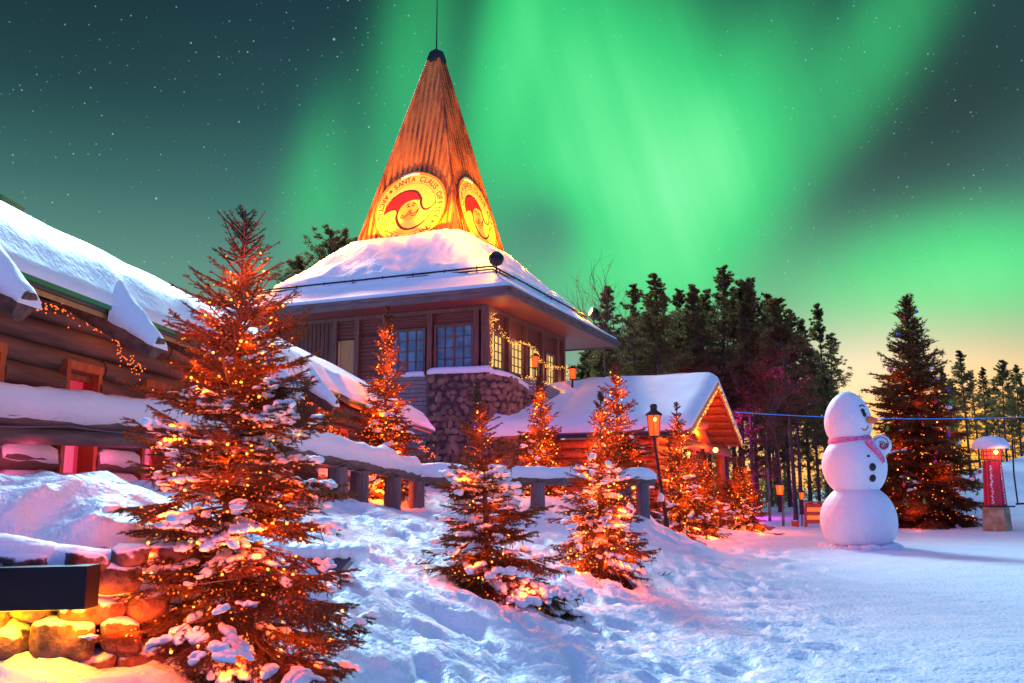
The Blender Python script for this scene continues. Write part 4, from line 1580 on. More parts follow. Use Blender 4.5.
# floodlights standing on the roof corners
for (sx, sy, lab) in ((-1, -1, "black ball floodlight on the near corner of the snowy hall roof"), (-1, 1, "black ball floodlight at the far right roof corner"), (1, -1, None), (1, 1, None)):
    r0 = 5.45
    zf = float(roof_z(np.array(r0))) + 0.62
    c = RC * (1, 1, 0) + (sx * D1 + sy * D2) * r0 + Z3 * zf
    tgt = RC * (1, 1, 0) + Z3 * 12.6
    dn = unit(tgt - c)
    if lab:
        f = thing("floodlight", lab, "floodlight", c - Z3 * 0.5)
        b = MB()
        b.lathe(c, [(0.001, -0.27), (0.16, -0.22), (0.25, -0.08), (0.27, 0.06), (0.24, 0.18), (0.20, 0.19)], 20, axis=dn)
        b.build("housing", M["black"], f)
        b = MB()
        b.tube([c - Z3 * 0.75, c - Z3 * 0.2], 0.03, 8)
        b.build("bracket", M["black"], f)
        b = MB()
        b.lathe(c, [(0.21, 0.17), (0.001, 0.18)], 20, axis=dn, smooth=False)
        b.build("lens", glowmat("floodlight_lens", (1.0, 0.62, 0.15), 6), f)
    pw = 5200
    lamp("tower_spot", c + dn * 0.35 + Z3 * 0.02, (1.0, 0.15, 0.0), {(-1, -1): 3600, (-1, 1): 3400}.get((sx, sy), 4600), 0.10, "SPOT", RC * (1, 1, 0) + Z3 * 14.4, 56, 1.0)
# uplights at the foot of each spire face
for nrm, uu in ((-D2, -D1), (-D1, D2), (D1, -D2)):
    for k in (-1.5, 1.5):
        p = RC * (1, 1, 0) + nrm * 3.5 + uu * k
        p = p + Z3 * (float(roof_z(np.array(3.5))) + 0.62)
        lamp("tower_uplight", p, (1.0, 0.48, 0.0), 2700 if nrm is not FACES[1][0] else 2000, 0.05, "SPOT", RC * (1, 1, 0) + nrm * 1.6 + uu * k * 0.7 + Z3 * 15.0, 80, 0.8)

# added fill lamps without fixtures, grazing the snowy hips around the spire
for sx, sy, r0, pw in ((1, -1, 2.9, 260), (1, -1, 3.7, 260), (1, -1, 4.5, 260), (1, -1, 5.2, 160), (-1, -1, 3.2, 120), (-1, -1, 4.0, 170), (-1, -1, 4.8, 300), (-1, 1, 3.2, 260), (-1, 1, 4.2, 240), (-1, 1, 5.2, 200)):
    c = RC * (1, 1, 0) + (sx * D1 + sy * D2) * r0 + Z3 * (float(roof_z(np.array(r0))) + 0.66)
    lamp("added_hip_fill", c, (1.0, 0.27, 0.0), pw * 0.75, 0.06)

for nrm, uu in ((-D2, -D1), (-D1, D2), (D1, -D2)):  # added fill lamps, no fixtures, to gild the snow at the spire foot
    for k in (-2.3, -1.1, 0, 1.1, 2.3):
        r0 = 2.95
        p = RC * (1, 1, 0) + nrm * r0 + uu * k
        lamp("added_base_fill", p + Z3 * (float(roof_z(np.array(r0))) + 0.75), (1.0, 0.23, 0.0), 50 if abs(k) < 2 else 95, 0.05)

# garlands of the hall
gp = [bl(-0.22, -0.05, 5.75), bl(-0.22, 0.0, 7.85)]
garland("gold lights wound down the near corner post of the hall", gp, 100, 0.016, 0.035, 31)
gp = [bl(-0.2, 0.0, 7.85), bl(-0.2, 0.9, 7.25), bl(-0.2, 1.9, 7.0), bl(-0.2, 2.5, 7.15), bl(-0.2, 3.2, 7.25), bl(-0.2, 4.0, 7.1), bl(-0.2, 4.8, 6.72), bl(-0.2, 5.8, 6.55), bl(-0.2, 6.9, 6.72), bl(-0.2, 7.85, 6.85)]
garland("swag of gold lights looping above the lit windows of the hall", gp, 190, 0.018, 0.045, 32)
garland("gold lights down the far end post of the hall porch", [bl(-0.2, 7.9, 6.85), bl(-0.2, 7.9, 5.2)], 70, 0.017, 0.03, 33)
for b_, z in ((0.2, 7.6), (2.5, 7.1), (5.8, 6.5), (7.9, 6.2)):
    lamp("garland_light", bl(-0.5, b_, z), (1.0, 0.38, 0.06), 16, 0.15)

# balcony in front of the lit windows
bal = thing("balcony_railing", "boarded balcony railing edged with gold lights below the lit windows", "railing", P(524, 398, 33.2))
p0, p1, p2 = P(512, 396, 33.0), P(538, 395, 33.6), P(571, 405, 36.5)
t0, t1, t2 = P(512, 379, 33.0), P(538, 379, 33.6), P(571, 397, 36.5)
b = MB()
for (A0, A1, B0, B1) in ((p0, t0, p1, t1), (p1, t1, p2, t2)):
    for i in range(5):
        f0, f1 = i / 5 + .015, (i + 1) / 5 - .015
        qa, qb = A0 + (A1 - A0) * f0, B0 + (B1 - B0) * f0
        qc, qd = B0 + (B1 - B0) * f1, A0 + (A1 - A0) * f1
        b.prism([qa, qb, qc, qd], D2 * 0.05)
b.build("board_panel", M["greyboard"], bal)
for q, t_ in ((p0, t0), (p1, t1), (p2, t2)):
    b = MB()
    b.bar(q - Z3 * 0.9, t_ + Z3 * 0.12, 0.13, 0.13, up=D2)
    b.build("post", M["beam"], bal)
garland("gold lights along the top of the boarded balcony railing", [t0 + Z3 * .03 - D2 * .06, t1 + Z3 * .03 - D2 * .06, t2 + Z3 * .03 - D2 * .06], 120, 0.018, 0.035, 34)


def wall_lantern(label, c, w, h, post=None, power=8, pd=Z3):
    g = thing("lantern", label, "lantern", c - Z3 * h / 2)
    b = MB()
    b.lathe(c, [(w * .36, -h * .5), (w * .46, h * .5)], 8, smooth=False)
    b.build("glass", M["lantern"], g)
    b = MB()
    b.ico(c, (w * .16, w * .16, h * .2), 1)
    b.build("flame", M["lantern_core"], g)
    b = MB()
    b.lathe(c + Z3 * h * .5, [(w * .58, 0), (w * .52, h * .08), (w * .2, h * .22), (w * .12, h * .3), (.001, h * .32)], 12, smooth=False)
    b.lathe(c - Z3 * h * .5, [(w * .40, 0), (w * .40, -h * .06), (.001, -h * .07)], 12, smooth=False)
    for k in range(4):
        a = R(45 + 90 * k)
        e = np.array([math.cos(a), math.sin(a), 0])
        b.tube([c + e * w * .37 - Z3 * h * .5, c + e * w * .47 + Z3 * h * .5], w * .022, 5)
    b.build("cage", M["black"], g)
    if post is not None:
        b = MB()
        b.tube([c - Z3 * h * .5, np.asarray(post, float)], w * .12, 8)
        b.build("post", M["darkmetal"], g)
    lamp("lantern_light", c + (np.array([-c[0], -c[1], 0]) / np.hypot(c[0], c[1])) * w * 0.75, (1.0, 0.16, 0.01), power * .6, w * .3)
    return g


wall_lantern("orange lantern standing on the balcony post between the lit windows", P(535, 362, 33.7), 0.28, 0.42, P(535, 380, 33.7), 10)
wall_lantern("orange lantern on the stub post at the far end of the balcony", P(572.5, 374, 36.5), 0.34, 0.42, P(572, 396, 36.6), 12)
for px in (511.5, 553.5):
    pass
# magenta floodlight near the hall foot and one behind the cabin ridge
mg = thing("coloured_floodlight", "small magenta floodlight glowing through the spruce in front of the stone base", "floodlight", P(475, 432, 27.5))
b = MB()
c = P(475, 427, 27.5)
b.ico(c, 0.09, 2)
b.build("lens", M["magenta"], mg)
b = MB()
b.lathe(c, [(0.05, -0.1), (0.12, 0.02), (0.11, 0.05)], 12, axis=(0.1, 1, 0.4))
b.tube([c, (c[0], c[1] + .1, gz(c[0], c[1]) - .1)], 0.025, 6)
b.build("housing", M["black"], mg)
lamp("magenta_light", c + np.array([0, -0.25, 0.1]), (1.0, 0.05, 0.85), 20, 0.1)
lamp("magenta_light", c + np.array([-0.6, 1.6, 0.5]), (0.9, 0.12, 0.9), 30, 0.2)
for y, p in ((14.5, 60), (20, 110), (26, 110)):
    lamp("magenta_ridge_light", cab(-8.3, y, 6.0), (0.95, 0.04, 0.85), p, 0.2)

# ------------------------------------------------------------------ entrance hut with a snow covered roof
hut = thing("entrance_hut", "log porch hut with smooth snow roof and glowing orange gable", "hut", (6.5, 35, 0.2))
E1, E2 = np.array([6.0, 31.0, 3.62]), np.array([6.0, 31.0, 3.62]) + D2 * 10.6
AP = (E1 + E2) / 2
AP[2] = 5.80
RL = P(590, 385, 38.4)
RL = AP + D1 * 5.4
TLp, BLp, EL_ = P(510, 402, 33.8), P(480, 438, 30.6), E1 + D1 * 5.0
TR = E2 + D1 * 8.5


def grid_patch(c00, c10, c01, c11, n, m, amp, seed, thick):
    V = []
    for i in range(n):
        for j in range(m):
            s, t = i / (n - 1), j / (m - 1)
            p = c00 * (1 - s) * (1 - t) + c10 * s * (1 - t) + c01 * (1 - s) * t + c11 * s * t
            V.append(p)
    V = np.array(V)
    S = np.repeat(np.linspace(0, 1, n), m)
    T = np.tile(np.linspace(0, 1, m), n)
    return V, S, T


def snow_quad(mb, c00, c10, c11, c01, thick=0.4, n=24, m=16, edges=(1, 1, 1, 1), seed=0):
    """thick snow slab on a quad; edges = which of the four sides (s0, s1, t0, t1) round off"""
    V, S, T = grid_patch(*[np.asarray(q, float) for q in (c00, c10, c01, c11)], n, m, 0, 0, 0)
    r = np.ones(len(V))
    for e, d in zip(edges, (S, 1 - S, T, 1 - T)):
        if e:
            r *= ss(d, -0.02, 0.07) ** 0.6
    h = thick * (0.25 + 0.75 * r) * (1 + 0.16 * (fbm(S * 4 + seed, T * 4, 3) - 0.5) * 2)
    V2 = V.copy()
    V2[:, 2] += h
    ii = np.arange(n * m).reshape(n, m)
    F = [(ii[i, j], ii[i + 1, j], ii[i + 1, j + 1], ii[i, j + 1]) for i in range(n - 1) for j in range(m - 1)]
    k = len(V)
    G = [tuple(int(q) + k for q in f[::-1]) for f in F]
    ring = list(ii[:, 0]) + list(ii[-1, 1:]) + list(ii[::-1, -1][1:]) + list(ii[0, ::-1][1:-1])
    Sd = [(int(ring[i]), int(ring[(i + 1) % len(ring)]), int(ring[(i + 1) % len(ring)]) + k, int(ring[i]) + k) for i in range(len(ring))]
    mb.add(np.vstack([V2, V]), F + G, 0, True)
    mb.add(np.vstack([V2, V]), Sd, 0, True)
    return mb


# deck
dk = MB()
dk.prism([E1, AP, RL, EL_], -Z3 * 0.10)
dk.prism([AP, E2, TR, RL], -Z3 * 0.10)
dk.prism([EL_, RL, TLp, BLp], -Z3 * 0.10)
hroof = dk.build("roof", M["hutlog"], hut)
s_ = MB()
snow_quad(s_, EL_ + Z3 * .003, E1 - D1 * .08 + Z3 * .003, AP - D1 * .08 + Z3 * .003, RL + Z3 * .003, 0.42, 34, 22, (0, 1, 1, 0), 1)
snow_quad(s_, RL + Z3 * .003, AP - D1 * .08 + Z3 * .003, E2 - D1 * .08 + Z3 * .003, TR + Z3 * .003, 0.42, 30, 22, (0, 1, 0, 1), 2)
snow_quad(s_, BLp + Z3 * .003, EL_ + Z3 * .003, RL + Z3 * .003, TLp + Z3 * .003, 0.42, 30, 22, (1, 0, 1, 0), 3)
s_.build("roof_snow", M["snow"], hroof)
b = MB()
for q0, q1 in ((BLp, TLp),):
    b.bar(q0 - Z3 * .03, q1 - Z3 * .03, 0.06, 0.18)
b.build("green_edge_trim", M["green"], hroof)
b = MB()
b.bar(E1 - D1 * .06 - Z3 * .08, AP - D1 * .06 - Z3 * .08, 0.06, 0.20)
b.bar(AP - D1 * .06 - Z3 * .08, E2 - D1 * .06 - Z3 * .08, 0.06, 0.20)
b.build("barge_board", M["orangewood"], hroof)
b = MB()
b.bar(E1 - Z3 * .12, EL_ - Z3 * .12, 0.07, 0.14)
b.build("eave_board", M["darkmetal"], hroof)
for i in range(8):
    f = (i + .5) / 8
    for (X0, X1) in ((E2, TR),):
        q0 = X0 + (AP - X0) * f - Z3 * .17
        b = MB()
        b.tube([q0 + D1 * .05, q0 + D1 * 5.3], 0.085, 8)
        b.build("purlin", M["hutlog"], hroof)
# gable wall of logs, set back, with openings
gw = MB()
for i in range(16):
    z = 0.25 + i * 0.35
    if z < 3.5:
        segs = ((0.9, 2.6), (6.9, 9.7))
    else:
        f = (z - 3.62) / (AP[2] - 3.62)
        segs = ((0.9 + 4.4 * max(0, f - .12), 9.7 - 4.4 * max(0, f - .12)),)
    for a, c_ in segs:
        if c_ - a < .4 or z > 5.5:
            continue
        q = lambda t, zz=z: np.array([6.0, 31.0, 0]) + D2 * t + D1 * 1.5 + Z3 * zz
        gw.tube([q(a), q(c_)], 0.17, 12)
gw.build("gable_logs", M["hutlog"], hut)
b = MB()
for i in range(10):
    z = 0.2 + i * 0.34
    q = lambda t, zz=z: np.array([6.0, 31.0, 0]) + D2 * 0.9 + D1 * t + Z3 * zz
    b.tube([q(1.3), q(7.0)], 0.17, 12)
b.build("side_logs", M["hutlog"], hut)
b = MB()
b.prism([np.array([6.0, 31.0, 0]) + D2 * 1.3 + D1 * 3.2, np.array([6.0, 31.0, 0]) + D2 * 9.3 + D1 * 3.2, np.array([6.0, 31.0, 0]) + D2 * 9.3 + D1 * 3.4, np.array([6.0, 31.0, 0]) + D2 * 1.3 + D1 * 3.4], (0, 0, 3.4))
b.build("inner_wall", M["hutlog"], hut)
# tie beam, king strut and posts of the open porch
for (a, c_, z, r) in ((0.7, 9.9, 3.25, 0.20), (1.2, 5.4, 4.15, 0.19)):
    b = MB()
    q = lambda t: np.array([6.0, 31.0, 0]) + D2 * t + D1 * 0.55 + Z3 * z
    b.tube([q(a), q(c_)], r, 14)
    b.build("tie_beam", M["hutlog"], hut)
b = MB()
q = lambda t, z: np.array([6.0, 31.0, 0]) + D2 * t + D1 * 0.7 + Z3 * z
b.tube([q(2.9, 4.9), q(6.6, 3.3)], 0.20, 14)
b.build("strut", M["hutlog"], hut)
for t in (1.2, 3.4, 9.4):
    b = MB()
    b.tube([q(t, 0.0), q(t, 3.2)], 0.19, 14)
    b.build("post", M["hutlog"], hut)
b = MB()
q = lambda t, z: np.array([6.0, 31.0, 0]) + D2 * t - D1 * 0.1 + Z3 * z
eo = -D1 * 0.12
pts = [E1 + eo - Z3 * .16, AP + eo - Z3 * .16, E2 + eo - Z3 * .16]
garland("gold lights running up and down the gable edge of the entrance hut", pts, 240, 0.020, 0.02, 41)
for (px, py, Y, s) in ((681, 450, 32.5, 0.09), (688, 454, 33.0, 0.085), (715.5, 450, 35.5, 0.10)):
    c = P(px, py, Y)
    g = thing("porch_lamp", {681: "small glowing porch lamp left of the hut doorway", 688: "brighter tall lamp beside the hut doorway", 715.5: "round glowing lamp on the tie beam under the hut gable"}[px], "lamp", c)
    b = MB()
    b.ico(c, (s, s, s * (1.8 if px == 688 else 1)), 2)
    b.build("globe", M["lantern_core"], g)
    b = MB()
    b.lathe(c + Z3 * s * (1.8 if px == 688 else 1), [(s * .8, 0), (s * .3, s * .5), (.01, s * .6)], 10)
    b.build("cap", M["black"], g)
    lamp("porch_light", c - np.array([0.1, 0.35, 0.0]), (1.0, 0.20, 0.03), 45, 0.15)
lamp("porch_light", np.array([6.0, 31.0, 0]) + D2 * 5.0 + D1 * 0.9 + Z3 * 3.7, (1.0, 0.15, 0.01), 520, 0.3)
lamp("porch_light", np.array([6.0, 31.0, 0]) + D2 * 4.5 - D1 * 1.3 + Z3 * 1.8, (1.0, 0.15, 0.01), 300, 0.3)
lamp("porch_light", np.array([6.0, 31.0, 0]) + D2 * 0.2 + D1 * 3 + Z3 * 2.6, (1.0, 0.15, 0.01), 160, 0.3)
# ------------------------------------------------------------------ spruces
def prisms(Pa, Qa, ra, rb):
    """three sided tapered sticks, vectorised"""
    D = Qa - Pa
    L = np.linalg.norm(D, axis=1, keepdims=True) + 1e-9
    D = D / L
    up = np.where(np.abs(D[:, 2:3]) < 0.9, np.array([[0, 0, 1.0]]), np.array([[1.0, 0, 0]]))
    S = np.cross(D, up)
    S /= np.linalg.norm(S, axis=1, keepdims=True)
    U = np.cross(S, D)
    V = []
    for c, r in ((Pa, ra), (Qa, rb)):
        for k in range(3):
            a = 2 * math.pi * k / 3
            V.append(c + (S * math.cos(a) + U * math.sin(a)) * np.asarray(r).reshape(-1, 1))
    V = np.stack(V, 1)
    f = np.array([[0, 1, 4, 3], [1, 2, 5, 4], [2, 0, 3, 5]])
    F = f[None] + (np.arange(len(Pa)) * 6)[:, None, None]
    return V.reshape(-1, 3), F.reshape(-1, 4)


def needles(Pa, Qa, per_m, ln, wd, rs, flat=0.55):
    L = np.linalg.norm(Qa - Pa, axis=1)
    cnt = np.maximum(2, (L * per_m).astype(int))
    ix = np.repeat(np.arange(len(Pa)), cnt)
    t = rs.rand(len(ix))
    D = (Qa - Pa)[ix] / (L[ix, None] + 1e-9)
    base = Pa[ix] + (Qa - Pa)[ix] * t[:, None]
    up = np.array([[0.03, 0.02, 1.0]])
    S = np.cross(D, up)
    S /= np.linalg.norm(S, axis=1, keepdims=True) + 1e-9
    U = np.cross(S, D)
    a = rs.rand(len(ix)) * 2 * math.pi
    out = S * np.cos(a)[:, None] + U * (np.sin(a) * flat + 0.15)[:, None]
    d = D * rs.uniform(0.45, 0.9, (len(ix), 1)) + out
    d /= np.linalg.norm(d, axis=1, keepdims=True)
    l = ln * rs.uniform(0.7, 1.2, (len(ix), 1))
    w = np.cross(d, D + 0.3 * out)
    w /= np.linalg.norm(w, axis=1, keepdims=True) + 1e-9
    w = w * wd / 2
    V = np.stack([base - w, base + w, base + d * l], 1).reshape(-1, 3)
    F = np.arange(len(ix) * 3).reshape(-1, 3)
    return V, F


def spruce(name, label, x, y, H, R0, seed, zb=None, whorls=22, arms=6, per_m=260, nl=0.016, nw=0.0022, twig=0.055, snow=1.0,
           cat="spruce", group=None, prof=0.85, top_bare=0.10, lean=(0, 0), nbulb=200, br=0.007, hot=0.08, bulb_lo=0.04, bulb_hi=0.9,
           lights=5, lpow=4.0, droop=0.35, snow_r=0.035, label_s=None, gaps=0.0, lcol=(1.0, 0.10, 0.0), lrad=0.06, skirt=0.02, snow_top=0.72, hand=True, mats=("needle", "bark", "snow")):
    rs = np.random.RandomState(seed)
    zb = gz(x, y) - 0.05 if zb is None else zb
    base = np.array([x, y, zb])
    tip = base + np.array([lean[0], lean[1], H])
    t = thing(name, label, cat, base, group)
    axis = lambda f: base + (tip - base) * f
    tr = MB()
    tr.tube([axis(f) for f in (-0.03, 0.1, 0.4, 0.75, 1.0)], [H * .018, H * .016, H * .011, H * .005, H * .0012], 8)
    tr.build("trunk", M[mats[1]], t)
    TP, TQ, TR = [], [], []        # twig segments carrying needles
    BP, BQ, BR = [], [], []        # bare wood
    SN = []                        # candidate snow seats (pos, dir, radius)
    for w in range(whorls):
        f = skirt + (1 - skirt - 0.02) * (w / (whorls - 1)) ** 0.95
        rad = R0 * ((1 - f) ** prof) * rs.uniform(0.86, 1.1) + 0.02 * H * (1 - f) + 0.03
        if f < 0.10:
            rad *= 0.78 + 2.2 * f
        na = arms if f < 0.85 else max(4, arms - 2)
        a0 = rs.uniform(0, 6.28)
        for k in range(na):
            if rs.rand() < gaps:
                continue
            a = a0 + 2 * math.pi * k / na + rs.uniform(-.25, .25)
            L = rad * rs.uniform(0.48, 1.22)
            el0 = (-0.30 + 1.15 * f) + rs.uniform(-.26, .26)      # lower arms hang, top arms reach up
            h = np.array([math.cos(a), math.sin(a), 0])
            p = axis(min(0.985, max(0.01, f + rs.uniform(-.03, .03))))
            nseg = 7
            pts = [p]
            el = el0 - droop * (1 - f) * 0.4
            for i in range(nseg):
                el += (0.55 * (1 - f) + 0.1) / nseg * (1 if i > 2 else -0.8 * droop * 2)
                d = h * math.cos(el) + np.array([0, 0, math.sin(el)])
                d = d + rs.normal(0, 0.04, 3)
                p = p + unit(d) * L / nseg
                pts.append(p)
            pts = np.array(pts)
            for i in range(nseg):
                r0 = H * 0.0028 * (1 - i / nseg) + H * 0.0007
                BP.append(pts[i]); BQ.append(pts[i + 1]); BR.append(r0)
                if i >= 1:
                    TP.append(pts[i]); TQ.append(pts[i + 1]); TR.append(H * .001)
            # side twigs
            nt = max(3, int(L / twig))
            for i in range(nt):
                u = 0.12 + 0.86 * (i + 0.5) / nt
                c = np.array([np.interp(u * nseg, np.arange(nseg + 1), pts[:, q]) for q in range(3)])
                dmain = unit(pts[min(nseg, int(u * nseg) + 1)] - pts[int(u * nseg)])
                sv = unit(np.cross(dmain, [0, 0, 1]))
                for sgn in (-1, 1):
                    if rs.rand() < (0.12 if f < 0.6 else 0.30):
                        continue
                    tl = (L * 0.46 * (1 - u) ** 0.75 * rs.uniform(0.6, 1.15) + twig * 0.55) * (1.0 if f < 0.6 else 1.0 - 0.75 * (f - 0.6) * 2)
                    if u < 0.35:
                        tl *= 0.5 + 1.4 * u
                    td = unit(dmain * rs.uniform(.55, .9) + sv * sgn * rs.uniform(.7, 1.0) + np.array([0, 0, rs.uniform(-.42, .10) * (1 - f * .8)]))
                    e = c + td * tl * 0.55
                    e2 = e + unit(td + dmain * .25 + np.array([0, 0, -0.25 * (1 - f)])) * tl * 0.45
                    TP += [c, e]; TQ += [e, e2]; TR += [H * .0009] * 2
                    SN.append((e, unit(e2 - c), tl))
                    if tl > twig * 2.2:
                        for q in (0.3, 0.6, 0.85):
                            c2 = c + (e2 - c) * q
                            for s2 in (-1, 1):
                                td2 = unit(td * .8 + np.cross(td, [0, 0, 1]) * s2 * .8 + np.array([0, 0, rs.uniform(-.3, .1)]))
                                e3 = c2 + td2 * tl * .34 * rs.uniform(.6, 1.1)
                                TP.append(c2); TQ.append(e3); TR.append(H * .0007)
                    # hanging twiglets
                    if f < 0.75 and rs.rand() < 0.30:
                        c3 = c + (e2 - c) * rs.uniform(.3, .9)
                        e3 = c3 + np.array([rs.normal(0, .02), rs.normal(0, .02), -tl * rs.uniform(.25, .5) - .01])
                        TP.append(c3); TQ.append(e3); TR.append(H * .0007)
            SN.append((pts[4], unit(pts[5] - pts[3]), L))
            SN.append((pts[2], unit(pts[3] - pts[1]), L))
            SN.append((pts[5], unit(pts[6] - pts[4]), L))
    TP, TQ, TR = np.array(TP), np.array(TQ), np.array(TR)
    # keep leader
    for i in range(6):
        f0 = 0.9 + 0.016 * i
        TP = np.vstack([TP, axis(f0)]); TQ = np.vstack([TQ, axis(min(1.0, f0 + .02))]); TR = np.append(TR, H * .001)
    V1, F1 = needles(TP, TQ, per_m, nl, nw, rs)
    cr = raw_mesh("crown", V1, F1, M[mats[0]], t)
    V2, F2 = prisms(np.vstack([TP, np.array(BP)]), np.vstack([TQ, np.array(BQ)]), np.concatenate([TR, BR]), np.concatenate([TR * .6, np.array(BR) * .8]))
    raw_mesh("twigs", V2, F2, M[mats[1]], cr)
    # snow resting on the branches, in clusters
    if snow > 0:
        C, S, RT = [], [], []
        for (p, d, L) in SN:
            rel = (p[2] - zb) / H
            cl = vnoise(np.array([p[0] * 3.1 / snow_r * 0.03 + 50]), np.array([p[1] * 3.1 + p[2] * 5.0 + 20]))[0]
            if rel < snow_top and rs.rand() < snow * (1.0 if cl > 0.60 else 0.06) * (1 - rel * .8):
                m = rs.randint(3, 7)
                for _ in range(m):
                    r = snow_r * rs.uniform(.5, 1.35)
                    q = p + d * rs.uniform(-1, 1) * r * 1.5 + np.array([rs.normal(0, .3) * r, rs.normal(0, .3) * r, r * .30])
                    s, u_ = frame(d)
                    C.append(q)
                    S.append((r * rs.uniform(0.8, 1.5), r * rs.uniform(.7, 1.1), r * rs.uniform(.40, .80)))
                    RT.append(np.stack([d, s, u_ if u_[2] > 0 else -u_]))
        if C:
            v, f = ICO[3 if snow_r > 0.02 and H < 4 else 2]
            nz = 1 + 0.35 * (fbm(v[:, 0] * 2.1 + 5, v[:, 1] * 2.1 + v[:, 2] * 3, 3) - .5)
            V3, F3 = stamp((v * nz[:, None], f), C, np.array(S), np.array(RT))
            V3 = V3 + (np.stack([vnoise(V3[:, 0] * 60, V3[:, 1] * 60 + V3[:, 2] * 40), vnoise(V3[:, 1] * 60, V3[:, 2] * 60), vnoise(V3[:, 2] * 50 + 9, V3[:, 0] * 50)], 1) - .5) * snow_r * .42
            raw_mesh("snow_load", V3, F3, M[mats[2]], t, smooth=True)["kind"] = "stuff"
    # string of lights
    if nbulb:
        if not label_s:
            label_s = "orange string lights wound through the " + label.split(" ", 1)[-1]
        g = thing("string_lights", label_s[:200], "string lights", base, "string lights on the spruces")
        mid = (TP + TQ) / 2
        rel = (mid[:, 2] - zb) / H
        ax = base[None, :2] + (tip - base)[None, :2] * rel[:, None]
        rad = np.hypot(mid[:, 0] - ax[:, 0], mid[:, 1] - ax[:, 1])
        lim = R0 * np.clip(1 - rel, 0.001, 1) ** prof
        wgt = np.exp(-((rad / (lim + 1e-3) - 0.45) / 0.33) ** 2) * (rel > bulb_lo) * (rel < bulb_hi) * (1 - 0.35 * rel)
        wgt /= wgt.sum()
        ch = rs.choice(len(mid), nbulb, p=wgt)
        C = mid[ch] + rs.normal(0, nl * .5, (nbulb, 3)) + (0, 0, nl * .2)
        # spiral wire
        wm_ = MB()
        nsp = 90
        wp_ = []
        for i in range(nsp):
            q = i / (nsp - 1)
            fz = bulb_lo + (min(bulb_hi, .93) - bulb_lo) * q
            an = q * 2 * math.pi * 9
            rr0 = R0 * (1 - fz) ** prof * .45
            wp_.append(axis(fz) + np.array([math.cos(an) * rr0, math.sin(an) * rr0, 0]))
        wm_.tube(wp_, H * .0011, 4)
        wm_.build("cable", M["wire"], g)
        order = np.argsort(np.linalg.norm(C - np.array([0, 0, EYE]), axis=1))
        C = C[order]
        n1 = 100 if hand else 0
        tm = None
        for i, q in enumerate(C[:n1]):
            big = rs.rand() < hot
            rr1 = br * (1.5 if big else rs.uniform(.75, 1.1))
            V, F = stamp(ICO[1], [q], [rr1])
            raw_mesh("bulb", V, F, M["bulb_hot" if big else "bulb"], g)
        if len(C) > n1:
            big = rs.rand(len(C) - n1) < hot
            for flag, mm in ((False, "bulb"), (True, "bulb_hot")):
                Cs = C[n1:][big == flag]
                if len(Cs):
                    V, F = stamp(ICO[1], Cs, br * (1.5 if flag else 1) * rs.uniform(.75, 1.15, len(Cs)))
                    o = raw_mesh("bulbs", V, F, M[mm], g)
                    o["kind"] = "stuff"
        # the light those bulbs give
        for i in range(lights):
            fz = bulb_lo + (bulb_hi - bulb_lo) * (i + .5) / lights
            fz = fz ** 1.15
            an = i * 2.4 + seed
            rr0 = R0 * (1 - fz) ** prof * .55
            q = axis(fz) + np.array([math.cos(an) * rr0, math.sin(an) * rr0 - rr0 * .35, 0])
            lamp("bulb_light", q, lcol, lpow * (1.25 - fz * .8), lrad)
    return t


GR = "lit spruces on the snow bank"
spruce("spruce_tree", "tall snow laden spruce nearest the viewer, covered in orange bulbs, at the lower left", -1.62, 5.3, 2.72, 0.88, 101, whorls=33, arms=9, per_m=760, nl=0.0165, nw=0.0026,
       twig=0.040, snow=0.5, prof=0.66, nbulb=2200, br=0.0060, hot=0.2, lights=30, lpow=11, snow_r=0.028, snow_top=.6, lean=(0.01, 0), group=GR, lrad=0.04,
       label_s="orange bulbs wound through the tall spruce nearest the viewer at the lower left")
spruce("spruce_tree", "bushy snow laden spruce with thin bare top in the middle of the bank", -0.20, 10.3, 2.62, 1.06, 202, whorls=28, arms=9, per_m=620, nl=0.027, nw=0.0042,
       twig=0.072, snow=0.75, prof=1.1, nbulb=620, br=0.0085, hot=0.14, lights=14, lpow=10, snow_top=.62, snow_r=0.048, lean=(-0.20, 0), gaps=0.08, group=GR,
       label_s="sparse orange bulbs on the bushy spruce in the middle of the bank")
spruce("spruce_tree", "conical lit spruce on the lower bank, right of the bushy one", 1.33, 14.2, 2.85, 0.90, 303, whorls=27, arms=9, per_m=460, nl=0.032, nw=0.0055,
       twig=0.085, snow=0.22, prof=0.9, nbulb=1100, br=0.0105, hot=0.16, lights=18, lpow=28, snow_r=0.045, lean=(0.06, 0), group=GR,
       label_s="orange bulbs on the conical spruce on the lower bank")
